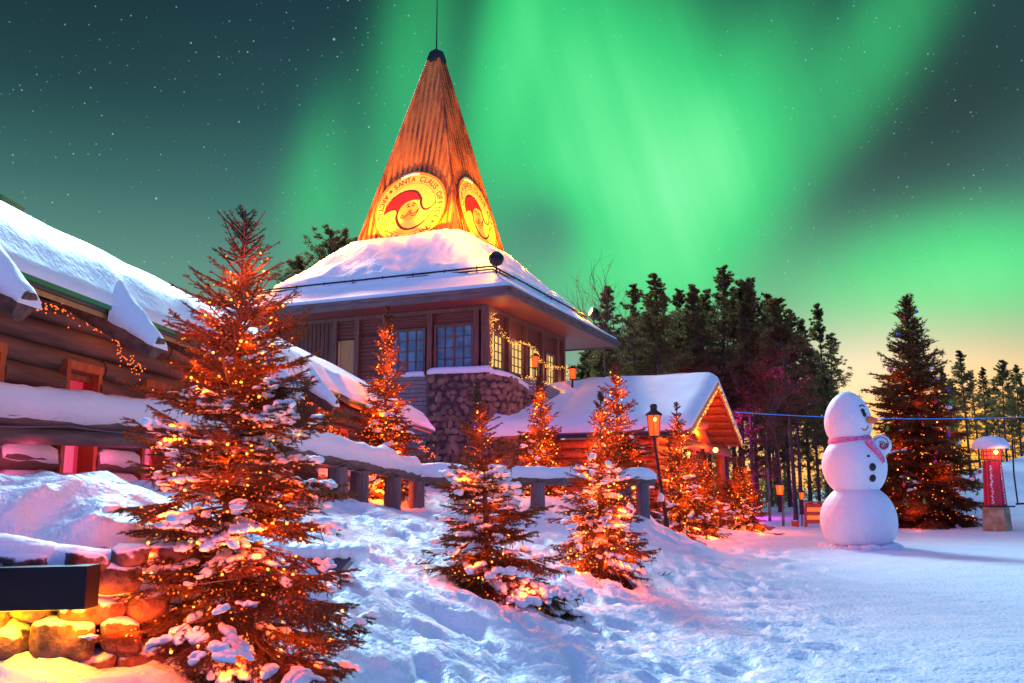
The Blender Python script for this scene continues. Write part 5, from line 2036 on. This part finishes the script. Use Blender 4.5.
for (px, Y, top, z0, R0, sd_, nb, lab, ls, lab2) in (
    (384, 19.0, 306, 1.35, 0.92, 11, 620, "narrow lit spruce behind the log rail, before the cabin gap", 7, "dense orange bulbs on the narrow spruce before the gap between the cabins"),
    (541, 23.0, 376, 1.2, 0.95, 12, 560, "slim glowing spruce behind the rail below the balcony", 7, "dense orange bulbs on the slim spruce below the balcony"),
    (618, 24.0, 357, 0.95, 1.15, 13, 820, "tall glowing spruce behind the end of the log rail, left of the street lamp", 8, "dense orange bulbs on the tall spruce left of the street lamp"),
    (679, 26.6, 402, -0.05, 1.10, 14, 900, "glowing spruce standing right behind the street lamp", 8, "dense orange bulbs on the spruce right behind the street lamp"),
    (704, 29.3, 450, -0.05, 0.95, 15, 560, "low glowing spruce in front of the hut doorway", 6, "dense orange bulbs on the low spruce at the hut doorway"),
    (741, 33.0, 462, -0.05, 1.15, 16, 720, "round glowing spruce at the right corner of the entrance hut", 7, "dense orange bulbs on the round spruce at the right corner of the hut"),
):
    x = (px - 512) / FPX * (Y * CT)
    zt = P(px, top, Y)[2]
    spruce("spruce_tree", lab, x, Y, zt - z0, R0, sd_, zb=z0, whorls=26, arms=9, per_m=160, nl=0.050, nw=0.013, twig=0.11, snow=0.14, snow_top=.5, prof=0.85 if sd_ < 15 else 0.6,
           nbulb=int(nb * 1.5), br=0.0135, hot=0.12, lights=ls + 4, lpow=60, snow_r=0.06, group=GR, label_s=lab2, hand=False, lrad=.12)

# ------------------------------------------------------------------ big decorated spruce at the right
spruce("large_spruce", "very tall dark spruce hung with small coloured ornaments behind the snowman", 18.4, 41.6, 10.6, 3.0, 77, zb=-0.05, whorls=46, arms=11, per_m=34, nl=0.17, nw=0.045,
       twig=0.26, snow=0.10, prof=0.72, nbulb=1000, br=0.024, hot=0.15, bulb_lo=0.02, bulb_hi=0.7, lights=12, lpow=55, snow_r=0.10, droop=0.6, skirt=0.035,
       mats=("needle_big", "bark_far", "snow"), hand=False, label_s="scattered orange bulbs on the very tall decorated spruce", lrad=.3)
ro = random.Random(9)
cols = {"red": (0.75, 0.02, 0.03), "blue": (0.04, 0.12, 0.7), "white": (0.8, 0.8, 0.8), "green": (0.03, 0.5, 0.08), "pink": (0.8, 0.05, 0.3)}
for c_, v in cols.items():
    M["orn_" + c_] = mat(c_ + "_ornament", v, 0.4)
for i in range(44):
    f = ro.uniform(0.05, 0.93)
    an = -math.pi / 2 + ro.uniform(-1.25, 1.25)
    rr0 = 3.0 * (1 - f) ** .72 * ro.uniform(.86, 1.02)
    p = np.array([18.4 + math.cos(an) * rr0, 41.6 + math.sin(an) * rr0, 10.6 * f])
    cn = ro.choice(["red", "red", "blue", "white", "green", "pink"])
    b = MB()
    s = ro.uniform(.045, .085)
    kind_ = ro.choice(("diamond", "flag"))
    if kind_ == "diamond":
        v, f_ = OCT
        b.add(v * (s, s * .6, s * 1.9) + p, f_)
    else:
        b.box(p, (s, 0.01, s * .5), (0.0, .012, 0), (-s * .25, 0, s * .8))
    b.tube([p + (0, 0, s), p + (0, 0, s * 3)], 0.006, 4)
    tag(b.build("ornament", M["orn_" + cn]), f"small {cn} {kind_} shaped ornament hanging on the very tall spruce", "ornament", "ornaments on the tall spruce")


# ------------------------------------------------------------------ pines of the forest
def leaf_clumps(C, r, n, size, rs, flat=0.6):
    C = np.asarray(C)
    r = np.asarray(r).reshape(-1)
    ix = np.repeat(np.arange(len(C)), n)
    off = rs.normal(0, 1, (len(ix), 3)) * (0.55, 0.55, 0.55 * flat)
    c = C[ix] + off * r[ix, None]
    d = rs.normal(0, 1, (len(ix), 3))
    d[:, 2] = np.abs(d[:, 2]) * .7
    d /= np.linalg.norm(d, axis=1, keepdims=True)
    w = np.cross(d, rs.normal(0, 1, (len(ix), 3)))
    w /= np.linalg.norm(w, axis=1, keepdims=True)
    l = size * rs.uniform(.6, 1.4, (len(ix), 1))
    V = np.stack([c - w * l * .22, c + w * l * .22, c + d * l], 1).reshape(-1, 3)
    return V, np.arange(len(V)).reshape(-1, 3)


def pine(name, label, x, y, H, seed, crown=0.55, R0=1.6, group=None, z=None, lean=0.0, dense=1.0, small=1.0, link=True):
    rs = np.random.RandomState(seed)
    z = gz(x, y) - .1 if z is None else z
    base = np.array([x, y, z])
    t = thing(name, label, "tree", base, group)
    lx, ly = rs.uniform(-1, 1) * lean, rs.uniform(-1, 1) * lean
    ax = lambda f: base + np.array([lx * f * f * H, ly * f * f * H, H * f])
    tr = MB()
    tr.tube([ax(f) for f in (-.01, .05, .3, .6, .85, 1.0)], [H * .0135, H * .011, H * .0085, H * .006, H * .003, H * .0008], 8)
    P0, P1, RR = [], [], []
    C, CRr = [], []
    nb = int(105 * dense)
    for i in range(nb):
        f = (1 - crown) + crown * rs.rand() ** .8
        g = (f - (1 - crown)) / crown
        L = R0 * (math.sin(min(1, (1 - g) * 1.05 + .03) * math.pi * .56) ** .8) * rs.uniform(.35, 1.15) + .05
        a = rs.uniform(0, 6.283)
        el = -0.15 + .75 * g + rs.uniform(-.2, .2)
        h = np.array([math.cos(a), math.sin(a), 0])
        p = ax(f)
        m = p + (h * math.cos(el) + Z3 * math.sin(el)) * L * .55
        e = m + (h * math.cos(el + .35) + Z3 * math.sin(el + .35)) * L * .45
        P0 += [p, m]; P1 += [m, e]; RR += [H * .0022, H * .0014]
        k = rs.randint(3, 6)
        for j in range(k):
            u = .35 + .65 * (j + .5) / k
            q = p + (m - p) * (u / .55) if u < .55 else m + (e - m) * ((u - .55) / .45)
            q = q + rs.normal(0, .12, 3) * L * (1, 1, .5)
            C.append(q); CRr.append((.16 + .20 * rs.rand()) * (0.55 + .45 * L / R0) * R0 * .50 * (0.16 + .84 * min(1, (1 - g) * 1.7)))
            P0.append(q - (q - m) * .6); P1.append(q); RR.append(H * .0008)
    for i in range(16):
        q = ax(.86 + .14 * i / 15) + rs.normal(0, .05, 3)
        C.append(q); CRr.append(.04 + .14 * (1 - i / 15))
    # dead stubs on the bare trunk
    for i in range(int(14 * (1 - crown) * 2)):
        f = rs.uniform(.15, 1 - crown)
        a = rs.uniform(0, 6.283)
        p = ax(f)
        P0.append(p); P1.append(p + np.array([math.cos(a), math.sin(a), rs.uniform(-.5, .2)]) * rs.uniform(.2, 1.0)); RR.append(H * .001)
    trk = tr.build("trunk", M["bark_far"], t)
    V, F = prisms(np.array(P0), np.array(P1), np.array(RR), np.array(RR) * .6)
    raw_mesh("limbs", V, F, M["bark_far"], trk)
    V, F = leaf_clumps(C, CRr, int(34 * dense), 0.16 * small, rs)
    raw_mesh("crown", V, F, M["needle_far"], t)
    return t


forest = "pines of the forest behind the square"
protos = []
rf = random.Random(4)
spec = [(15.5, .62, 2.2), (14, .70, 2.0), (13, .56, 2.4), (16, .66, 2.5), (12, .80, 1.9), (14.5, .72, 1.8)]
# row that makes the skyline: (px, top, distance, proto)
sky_row = [(597, 352, 47, 4), (612, 345, 56, 2), (632, 312, 50, 1), (645, 322, 58, 4), (655, 296, 49, 0), (670, 292, 54, 5), (687, 291, 50, 3), (700, 300, 57, 1), (708, 292, 52, 0),
           (724, 268, 49, 3), (733, 276, 56, 5), (741, 285, 51, 2), (754, 281, 50, 0), (767, 296, 55, 1), (776, 300, 50, 3), (786, 303, 53, 5), (797, 312, 48, 0), (806, 322, 55, 4),
           (815, 345, 50, 1), (824, 378, 54, 2), (590, 372, 52, 5), (577, 368, 55, 2)]
fill = []
for i in range(40):
    fill.append((rf.uniform(575, 832), None, rf.uniform(45, 72), rf.randrange(6)))
right = [(945, 368, 50, 4), (966, 352, 47, 0), (985, 368, 54, 5), (1003, 362, 49, 2), (1018, 366, 52, 1), (1036, 370, 50, 3), (957, 385, 60, 1), (992, 392, 62, 4), (1012, 390, 60, 0), (1045, 380, 58, 4), (935, 390, 58, 5), (950, 380, 53, 3), (976, 372, 56, 3), (998, 380, 53, 4), (1010, 384, 56, 3), (1024, 380, 56, 4)]
words_x = {0: "left part", 1: "middle", 2: "right part"}
prt = []
for i, (H, c_, r_) in enumerate(spec):
    prt.append((pine("pine_tree", "x", 0, 0, H, 900 + i, c_, r_, forest, z=0, lean=.03), H))
used = set()
k = 0
skyl = sky_row + right + fill
skyn = 0
for px, top, Y, pi in skyl:
    x = (px - 512) / FPX * Y * 1.0
    z = gz(x, Y) - .15
    H = (P(px, top, Y)[2] - z) if top else rf.uniform(9.5, 12.5)
    src, H0 = prt[pi]
    if pi not in used:
        o = src
        used.add(pi)
    else:
        o = copy_tree(src)
    s = H / H0
    o.location = (x, Y, z)
    w = s * rf.uniform(.85, 1.1)
    o.scale = (w, w, s)
    o.rotation_euler = (0, 0, rf.uniform(0, 6.28))
    o["group"] = forest if px < 900 else "pines behind the red pillar lamp"
    o["category"] = "tree"
    if top and px < 900:
        o["label"] = f"{'tall broad' if top < 285 else 'middling' if top < 320 else 'low'} skyline pine of the dark wood {'by the hall eave' if px < 640 else 'above the hut roof' if px < 712 else 'right of the hut gable' if px < 765 else 'near the snowman'}"
    elif top:
        o["label"] = "sunset lit pine behind the red pillar lamp and tall spruce"
    else:
        o["label"] = "thin pine deep inside the dark wood behind the hut"
for i, (src, H0) in enumerate(prt):
    if i not in used:
        for c in list(src.children):
            bpy.data.objects.remove(c)
        bpy.data.objects.remove(src)
# low thicket between and behind the trunks
rs = np.random.RandomState(66)
n_ = 420
Yt = rs.uniform(52, 85, n_)
pxt = rs.uniform(560, 1060, n_)
xt = (pxt - 512) / FPX * Yt
zt_ = ground_z(xt, Yt) + rs.uniform(0.1, 1.6, n_) ** 1.3
V, F = leaf_clumps(np.stack([xt, Yt, zt_], 1), rs.uniform(.4, .9, n_), 60, 0.22, rs, flat=.8)
tag(raw_mesh("thicket", V, F, M["needle_far"]), "low dark thicket of young trees under the pines", "undergrowth", kind="stuff")
for (px, top, Y, sd_, lab) in ((325, 232, 48, 51, "tallest of the dark pines rising behind the left hip of the hall roof"), (349, 243, 52, 52, "small pine crown just above the left hip of the hall roof"), (297, 262, 50, 53, "lower pine between the big spruce and the hall roof")):
    x = (px - 512) / FPX * Y
    z = 1.5
    H = P(px, top, Y)[2] - z
    pine("pine_tree", lab, x, Y, H, sd_, .42, 3.3, z=z, group="pines behind the hall", dense=.9)


def bare_tree(label, x, y, H, seed, m="birch", tall=1.0):
    rs = np.random.RandomState(seed)
    z = gz(x, y) - .1
    t = thing("birch_tree", label, "tree", (x, y, z), "bare birches")
    tr = MB()
    P0, P1, RR = [], [], []
    base = np.array([x, y, z])

    def grow(p, d, L, r, dep):
        n = 4
        for i in range(n):
            d = unit(d + rs.normal(0, .10, 3) + (0, 0, .06))
            q = p + d * L / n
            P0.append(p); P1.append(q); RR.append(r * (1 - .15 * i))
            if dep < 4 and i >= 1:
                for _ in range(2 if dep < 2 else 1 + (rs.rand() < .4)):
                    s = unit(np.cross(d, rs.normal(0, 1, 3)))
                    grow(q, unit(d * .8 + s * .65 + np.array([0, 0, .15])), L * rs.uniform(.35, .6), r * .5, dep + 1)
            p = q
    q = base + Z3 * H * .45
    tr.tube([base, base + Z3 * H * .25 + (.05, 0, 0), q], [H * .013, H * .011, H * .009], 8)
    trk = tr.build("trunk", M[m], t)
    grow(q, np.array([0, 0, 1.0]), H * .55, H * .007, 1)
    V, F = prisms(np.array(P0), np.array(P1), np.array(RR), np.array(RR) * .8)
    raw_mesh("branches", V, F, M["bark_far"], trk)
    return t


for px, top, Y, sd_, lab in ((603, 300, 45, 3, "bare leafless birch just beyond the hall eave, left one"), (618, 292, 46, 5, "taller bare birch beyond the hall eave, right one"), (778, 400, 41, 8, "slim pale birch with a lantern on its trunk in front of the wood"), (765, 380, 44, 9, "pale bare birch left of the lantern birch")):
    x = (px - 512) / FPX * Y
    bare_tree(lab, x, Y, (P(px, top, Y)[2] - gz(x, Y)) * .86, sd_)
for (x, y, z, p) in ((12.2, 46, 1.2, 110), (11.4, 47, 5.0, 170), (14.0, 47, 7.5, 90), (9.0, 47, 7, 60)):
    lamp("magenta_wood_light", (x, y, z), (0.95, 0.03, 0.95), p, 0.25)
# ------------------------------------------------------------------ snowman
SX, SY = 10.15, 26.9
zb = gz(SX, SY)


def smz(py):
    return P(858, py, SY)[2]


sm = thing("snowman", "giant three ball snowman in profile with pink scarf and orange nose", "snowman", (SX, SY, zb - .05))
b = MB()
rngs = random.Random(12)
V, F = ICO[4]
kx = SY * 1.0 / FPX


def ball(cx, y0, y1, wpx, egg=0.0, seed=0, off=0):
    c = P(cx, (y0 + y1) / 2, SY)
    c[1] = SY
    hz = (P(cx, y0, SY)[2] - P(cx, y1, SY)[2]) / 2
    hx = wpx / 2 * kx
    v = V.copy()
    w = v * (hx, hx, hz)
    fac = 1 - egg * v[:, 2]
    w[:, 0] *= fac
    w[:, 1] *= fac
    nz = 1 + 0.05 * (fbm(v[:, 0] * 3 + seed, v[:, 1] * 3 + v[:, 2] * 2, 3) - .5)
    return w * nz[:, None] + c, c, hx, hz


for (cx, y0, y1, w, egg, sd_, nm) in ((858.5, 482, 556, 72, .05, 1, "lower_ball"), (854.5, 433, 499, 61, -.02, 5, "middle_ball"), (848, 391.5, 448, 45, .13, 9, "head")):
    v, c, hx, hz = ball(cx, y0, y1, w, egg, sd_)
    if nm == "lower_ball":
        v[:, 2] = np.maximum(v[:, 2], zb - .06)
    m_ = MB()
    m_.add(v, F, 0, True)
    if nm == "lower_ball":
        for a in np.linspace(0, 2 * math.pi, 30, endpoint=False):
            ra = rngs.uniform(.10, .24)
            m_.ico(np.array([c[0] + math.cos(a) * hx * .80, SY + math.sin(a) * hx * .80, zb - .03]), (ra * 1.4, ra * 1.4, ra * .75), 2, jit=.15, rng=rngs)
    part = m_.build(nm, M["snow_ball"], sm)
hc = P(848, 420, SY); hc[1] = SY
# face looks to the right (+X) and a little toward the viewer
fd = unit([1, -0.35, 0])
fs = unit([0.35, 1, 0])


def on(cx, cy, w, ydir, z, out=0.0, R_=None):
    return None


BALLS = {}
for k_, (cx, y0, y1, w, eg) in {"lo": (858.5, 482, 556, 72, .05), "mid": (854.5, 433, 499, 61, -.02), "head": (848, 391.5, 448, 45, .13)}.items():
    BALLS[k_] = (P(cx, (y0 + y1) / 2, SY), w / 2 * kx, (P(cx, y0, SY)[2] - P(cx, y1, SY)[2]) / 2, eg)


def head_pt(px, py, depth=0.0, ball_="head", out=0.0):
    """a point on the snowman's surface under this spot of his profile"""
    c, hx, hz, eg = BALLS[ball_]
    best, by = 9.0, SY
    for y in np.linspace(SY - 1.4, SY + 0.6, 400):
        q = P(px, py, y)
        vz = np.clip((q[2] - c[2]) / hz, -.99, .99)
        rx = hx * math.sqrt(1 - vz * vz) * (1 - eg * vz)
        e = math.hypot(q[0] - c[0], q[1] - SY) - rx
        if e < 0:
            best, by = e, y
            break
        if e < best:
            best, by = e, y
    q = P(px, py, by)
    n_ = unit([q[0] - c[0], q[1] - SY, 0])
    return q + n_ * out


for px, py in ((862.5, 411), (864.0, 414.5)):
    b = MB()
    b.ico(head_pt(px, py, 0, "head", .01), (0.06, 0.06, 0.075), 2)
    b.build("eye", M["coal"], sm)
b = MB()
b.tube([head_pt(859, 406.5, 0, 'head', .015), head_pt(861.5, 405, 0, 'head', .015), head_pt(864, 406.5, 0, 'head', .015)], 0.02, 6)
b.build("eyebrow", M["coal"], sm)
b = MB()
nq = head_pt(867.5, 420)
b.tube([nq, nq + (.10, -.05, 0), nq + (.20, -.08, -.01)], [0.10, 0.105, 0.06], 12)
b.ico(nq + (.19, -.08, -.01), 0.07, 2)
b.build("nose", M["carrot"], sm)
b = MB()
b.tube([head_pt(861, 428, 0, 'head', .015), head_pt(864, 430.5, 0, 'head', .015), head_pt(866.5, 429, 0, 'head', .015), head_pt(868, 426, 0, 'head', .015)], [0.012, 0.02, 0.02, 0.012], 8)
b.build("mouth", M["mouth"], sm)
# scarf ring with a loose tail
nr = 28
sc1 = P(850, 441, SY)
pts = [sc1 + np.array([math.cos(a) * 0.545, math.sin(a) * 0.545, 0.05 * math.cos(a + .3)]) for a in np.linspace(0, 2 * math.pi, nr)]
b = MB()
V_, F_2 = [], []
for i, p in enumerate(pts):
    a = 2 * math.pi * i / (nr - 1)
    o = np.array([math.cos(a), math.sin(a), 0])
    for k in range(8):
        t = 2 * math.pi * k / 8
        V_.append(p + o * math.cos(t) * 0.075 + Z3 * math.sin(t) * (0.125 + .02 * math.sin(a * 5)))
for i in range(nr - 1):
    for k in range(8):
        F_2.append((i * 8 + k, i * 8 + (k + 1) % 8, (i + 1) * 8 + (k + 1) % 8, (i + 1) * 8 + k))
b.add(V_, F_2, 0, True)
b.build("scarf", M["scarf"], sm)
b = MB()
q = [head_pt(866, 441, 0, 'mid', .07), head_pt(870, 446, 0, 'mid', .07), head_pt(875, 451, 0, 'mid', .07), head_pt(879, 456, 0, 'mid', .07), head_pt(882, 462, 0, 'mid', .06)]
for w_, o_ in ((0.07, 0),):
    b.tube(q, [0.085, 0.09, 0.08, 0.065, 0.05], 8)
sc_t = b.build("scarf_tail", M["scarf"], sm)
for px, py, d in ((872.5, 467, 0), (872.5, 478, 0)):
    b = MB()
    b.ico(head_pt(px, py, 0, 'mid', .0), (0.10, 0.08, 0.115), 2)
    b.build("button", M["coal"], sm)
b = MB()
b.ico(head_pt(868.5, 456, 0, 'mid', .0), (0.05, 0.03, 0.035), 2)
b.build("button", M["darkmetal"], sm)
# raised mitten-like disc hand with a swirl
hp = P(881, 445, SY - .55)
b = MB()
b.lathe(hp, [(0.001, -.10), (0.20, -.10), (0.285, -.07), (0.305, 0), (0.285, .07), (0.20, .10), (0.001, .10)], 30, axis=(0.05, -1, 0.05))
b.tube([P(868, 450, SY - .35), P(874, 447, SY - .45), hp + (0, .05, 0)], [0.20, 0.18, 0.16], 14)
hd = b.build("hand_disc", M["snow_ball"], sm)
for m_, r0, r1, turns, ph, wd in (("coal", 0.06, 0.25, 1.0, 2.6, .010), ("mouth", 0.02, 0.14, .8, 1.6, .032), ("green", .02, .12, .7, 4.4, .014)):
    b = MB()
    pts = []
    for t in np.linspace(0, 1, 26):
        a = ph + t * turns * 2 * math.pi
        r = r0 + (r1 - r0) * t
        pts.append(hp + np.array([math.cos(a) * r, -.106, math.sin(a) * r]))
    b.tube(pts, wd, 6)
    b.build("swirl", M[m_], hd)

# ------------------------------------------------------------------ red pillar lamp
px_, Yp = 988, 37.0
bx, bz = (px_ - 512) / FPX * Yp, gz((px_ - 512) / FPX * Yp, Yp)
pl = thing("pillar_lamp", "red pillar lamp with glowing drum and thick cap of snow on a stone base", "lamp", (bx, Yp, bz - .1))
q = lambda dx_, z: np.array([bx + dx_, Yp, z])
zt = lambda py: P(px_, py, Yp)[2]
S_ = Yp / FPX
b = MB()
zz0, zz1 = bz - .2, zt(507)
b.lathe((bx, Yp, 0), [(13.5 * S_ * 1.12, zz0), (12 * S_ * 1.12, zz1), (.01, zz1 + .004)], 4, smooth=False)
b.build("stone_base", M["concrete"], pl)
b = MB()
b.box((bx, Yp, zz1 + .03), (14 * S_ * .9, 0, 0), (0, 14 * S_ * .9, 0), (0, 0, .025))
b.build("base_plate", M["darkmetal"], pl)
b = MB()
z0, z1 = zz1 + .06, zt(461)
for i in range(1):
    b.lathe((bx, Yp, 0), [(9.6 * S_, z0), (7.6 * S_, z1), (.01, z1 + .004)], 12, smooth=False)
for a in np.arange(0, 360, 30):
    e = np.array([math.cos(R(a)), math.sin(R(a)), 0])
    b.bar(np.array([bx, Yp, z0]) + e * 9.3 * S_, np.array([bx, Yp, z1]) + e * 7.3 * S_, 0.07, 0.08, up=e)
b.build("column", M["red_pillar"], pl)
# vertical pale lettering bands (unreadable at this distance in the photograph)
b = MB()
rsx = random.Random(2)
for a in (-128, -62):
    e = np.array([math.cos(R(a)), math.sin(R(a)), 0])
    s = np.cross(e, Z3)
    for i in range(13):
        f = .06 + .88 * i / 13
        r = (9.6 * (1 - f) + 7.6 * f) * S_ + .035
        c = np.array([bx, Yp, z0 + (z1 - z0) * f]) + e * r
        for j in range(2):
            b.box(c + s * rsx.uniform(-.03, .03) + Z3 * (j - .5) * .05, s * rsx.uniform(.015, .04), e * .005, Z3 * rsx.uniform(.012, .03))
b.build("lettering", M["white"], pl)
b = MB()
zl0, zl1 = zt(459.5), zt(448)
b.lathe((bx, Yp, 0), [(8.6 * S_, zl0), (8.9 * S_, zl1)], 20, smooth=True)
dr = b.build("lamp_drum", M["pillar_glass"], pl)
b = MB()
for z in np.linspace(zl0, zl1, 4):
    b.lathe((bx, Yp, z), [(9.3 * S_, -.02), (9.35 * S_, .02), (8.5 * S_, .021), (8.5 * S_, -.02), (9.3 * S_, -.02)], 20, smooth=False)
for a in np.arange(0, 360, 24):
    e = np.array([math.cos(R(a)), math.sin(R(a)), 0])
    b.bar((bx + e[0] * 9 * S_, Yp + e[1] * 9 * S_, zl0), (bx + e[0] * 9.1 * S_, Yp + e[1] * 9.1 * S_, zl1), .03, .03, up=e)
b.build("grille", M["red_pillar"], dr)
b = MB()
b.ico((bx, Yp - 9.2 * S_, (zl0 + zl1) / 2 + .05), (.09, .05, .09), 2)
b.build("bulb", M["lantern_core"], dr)
b = MB()
zc = zt(448)
b.lathe((bx, Yp, zc), [(8.5 * S_, -.04), (16.5 * S_, -.02), (17 * S_, .06), (16.2 * S_, .20), (13 * S_, .36), (7 * S_, .46), (.01, .48)], 32)
b.build("snow_cap", M["snow"], pl)
lamp("pillar_light", (bx, Yp - .7, (zl0 + zl1) / 2), (1, .25, .05), 18, .2)

# ------------------------------------------------------------------ street lamp on its pole
Yl = 25.6
xb = (663.5 - 512) / FPX * (Yl + .0)
zb_ = gz(xb, Yl)
top = P(654, 437, Yl)
sl_ = thing("street_lamp", "black iron street lamp with round orange glass on a tall thin leaning pole", "street lamp", (xb, Yl, zb_))
b = MB()
b.tube([(xb, Yl, zb_ - .3), (xb, Yl, zb_ + .9), tuple(top)], [0.06, 0.055, 0.04], 10)
b.tube([(xb, Yl, zb_ - .3), (xb, Yl, zb_ + .9)], [0.085, 0.08], 10)
b.build("pole", M["darkmetal"], sl_)
c = P(654, 425.5, Yl)
b = MB()
b.lathe(c, [(.15, -.30), (.205, .28)], 10, smooth=True)
b.build("glass", M["lantern"], sl_)
b = MB()
b.ico(c + (0, 0, .10), (.07, .07, .10), 2)
b.build("flame", M["lantern_core"], sl_)
b = MB()
b.ico(c + (0, -.20, .16), (.05, .03, .06), 1)
b.build("glare_bulb", M["lantern_core"], sl_)
b = MB()
b.lathe(c, [(.24, .28), (.23, .33), (.10, .42), (.09, .50), (.11, .52), (.08, .60), (.001, .61)], 14)
b.lathe(c, [(.001, -.36), (.12, -.35), (.165, -.30), (.15, -.29)], 14)
for a in range(0, 360, 60):
    e = np.array([math.cos(R(a + 20)), math.sin(R(a + 20)), 0])
    b.tube([c + e * .155 - Z3 * .3, c + e * .21 + Z3 * .28], .012, 5)
b.build("cage", M["black"], sl_)
b = MB()
b.ico(P(661, 498, Yl - .08), (.09, .09, .14), 2, jit=.1, rng=random.Random(1))
b.build("snow_lump", M["snow"], sl_)
lamp("street_light", c + (0, -.4, 0), (1, .16, .01), 14, .15)

# snow covered boulders beside the lamp
bg_ = thing("boulder_pile", "snow buried boulders stacked at the foot of the street lamp", "boulders", P(642, 549, 24.6))
b = MB()
rs_ = np.random.RandomState(4)
sn_ = MB()
for (px, py, Y, w, h) in ((645, 521, 24.9, .44, .22), (637, 535, 24.6, .5, .24), (650, 544, 24.5, .34, .22), (628, 527, 24.7, .36, .3), (633, 550, 24.3, .42, .2)):
    c = P(px, py, Y)
    boulder(b, c, np.array([w, .4, h]), np.eye(3), rs_)
    v, f = ICO[3]
    e = np.sign(v) * np.abs(v) ** .75
    e = e * (1 + .2 * (fbm(v[:, 0] * 2 + px, v[:, 2] * 2, 3) - .5))[:, None]
    sn_.add(e * (w * 1.06, .45, h * .72) + c + (0, -.02, h * .52), f, 0, True)
b.build("boulders", M["granite"], bg_)
sn_.build("snow_cover", M["snow"], bg_)

# ------------------------------------------------------------------ red notice stand, bucket, lanterns in the wood
Yr = 41.0
ks = thing("red_stall_board", "small red slatted board lit orange beside the snowman", "stand", P(817, 528, Yr))
for px in (806, 828):
    b = MB()
    b.bar(P(px, 530, Yr), P(px, 503, Yr), .12, .12, up=(0, 1, 0))
    b.build("post", M["redboard"], ks)
litb = glowmat("orange_lit_slat", (1.0, .10, .012), 1.5, base=(.7, .15, .04))
for i, py in enumerate((505.5, 509.5, 513.5, 517.5, 521.5)):
    b = MB()
    b.bar(P(807, py, Yr - .05), P(827, py, Yr - .05), .175, .05, up=(0, 1, 0))
    b.build("slat", M["redboard"] if i % 2 == 0 else litb, ks)
b = MB()
b.bar(P(805, 502, Yr), P(829, 502, Yr), .4, .06)
b.build("top_board", M["redboard"], ks)
bk = thing("bucket", "small orange red bucket standing on the snow left of the slatted board", "bucket", P(795.5, 528, 41))
b = MB()
b.lathe(P(795.5, 528, 41), [(.001, 0), (.14, 0), (.17, .30), (.155, .30), (.13, .04)], 16)
b.build("pail", M["bucket"], bk)
b = MB()
p = P(795.5, 528, 41)
b.tube([p + (math.cos(a) * .17, 0, .30 + math.sin(a) * .06) for a in np.linspace(0, math.pi, 9)], .008, 5)
b.build("handle", M["black"], bk)
wall_lantern("round orange lantern fixed to the pale birch trunk in front of the wood", P(780, 490, 40.6), .40, .42, None, 25)
wall_lantern("small orange lantern on a thin post above the red slatted board", P(802, 496, 40.5), .26, .3, P(802, 526, 40.5), 10)
wall_lantern("small orange lantern glowing just above the round spruce by the hut corner", P(744, 471, 34.2), .26, .28, P(744, 520, 34.3), 14)

# blue cable from the hut across the square
b = MB()
pts = catenary(P(735, 412, 36), P(1100, 413, 36), .25, 24)
b.tube(pts, .014, 6)
tag(b.build("blue_cable", M["cable_blue"]), "thin glowing blue cable stretched from the hut past the snowman", "cable")

# dark sign post at the right edge
sp = thing("sign_post", "thin dark crooked post with a foot bar on the snow mound at the right edge", "post", P(1018, 503, 40))
b = MB()
b.tube([P(1012, 440, 40), P(1014, 475, 40), P(1018, 505, 40)], .035, 8)
b.build("pole", M["black"], sp)
b = MB()
b.tube([P(1016, 504, 40), P(1034, 503, 40)], .04, 8)
b.build("foot_bar", M["black"], sp)

# fallen twigs lying on the snow
for (px, py, Y, lab, n) in ((415, 583, 10.3, "small green spruce sprig poking from the snow left of the bushy spruce", 7), (660, 583, 15.4, "bare fallen twig lying on the snow below the street lamp", 4)):
    p = P(px, py, Y)
    p[2] = gz(p[0], p[1]) + .02
    rs = np.random.RandomState(int(px))
    t = thing("fallen_sprig", lab, "twig", p)
    P0, P1 = [], []
    d = unit([1, .1, .05]) * .34
    P0.append(p - d * .5); P1.append(p + d * .5)
    for i in range(n):
        u = -.4 + .8 * i / (n - 1)
        for s in (-1, 1):
            c = p + d * u
            P0.append(c); P1.append(c + np.array([.06, s * .05, rs.uniform(.0, .07)]))
    P0, P1 = np.array(P0), np.array(P1)
    V, F = prisms(P0, P1, np.full(len(P0), .007), np.full(len(P0), .003))
    w = raw_mesh("stem", V, F, M["bark"], t)
    if n > 5:
        V, F = needles(P0, P1, 350, .016, .004, rs)
        raw_mesh("needles", V, F, M["needle"], t)
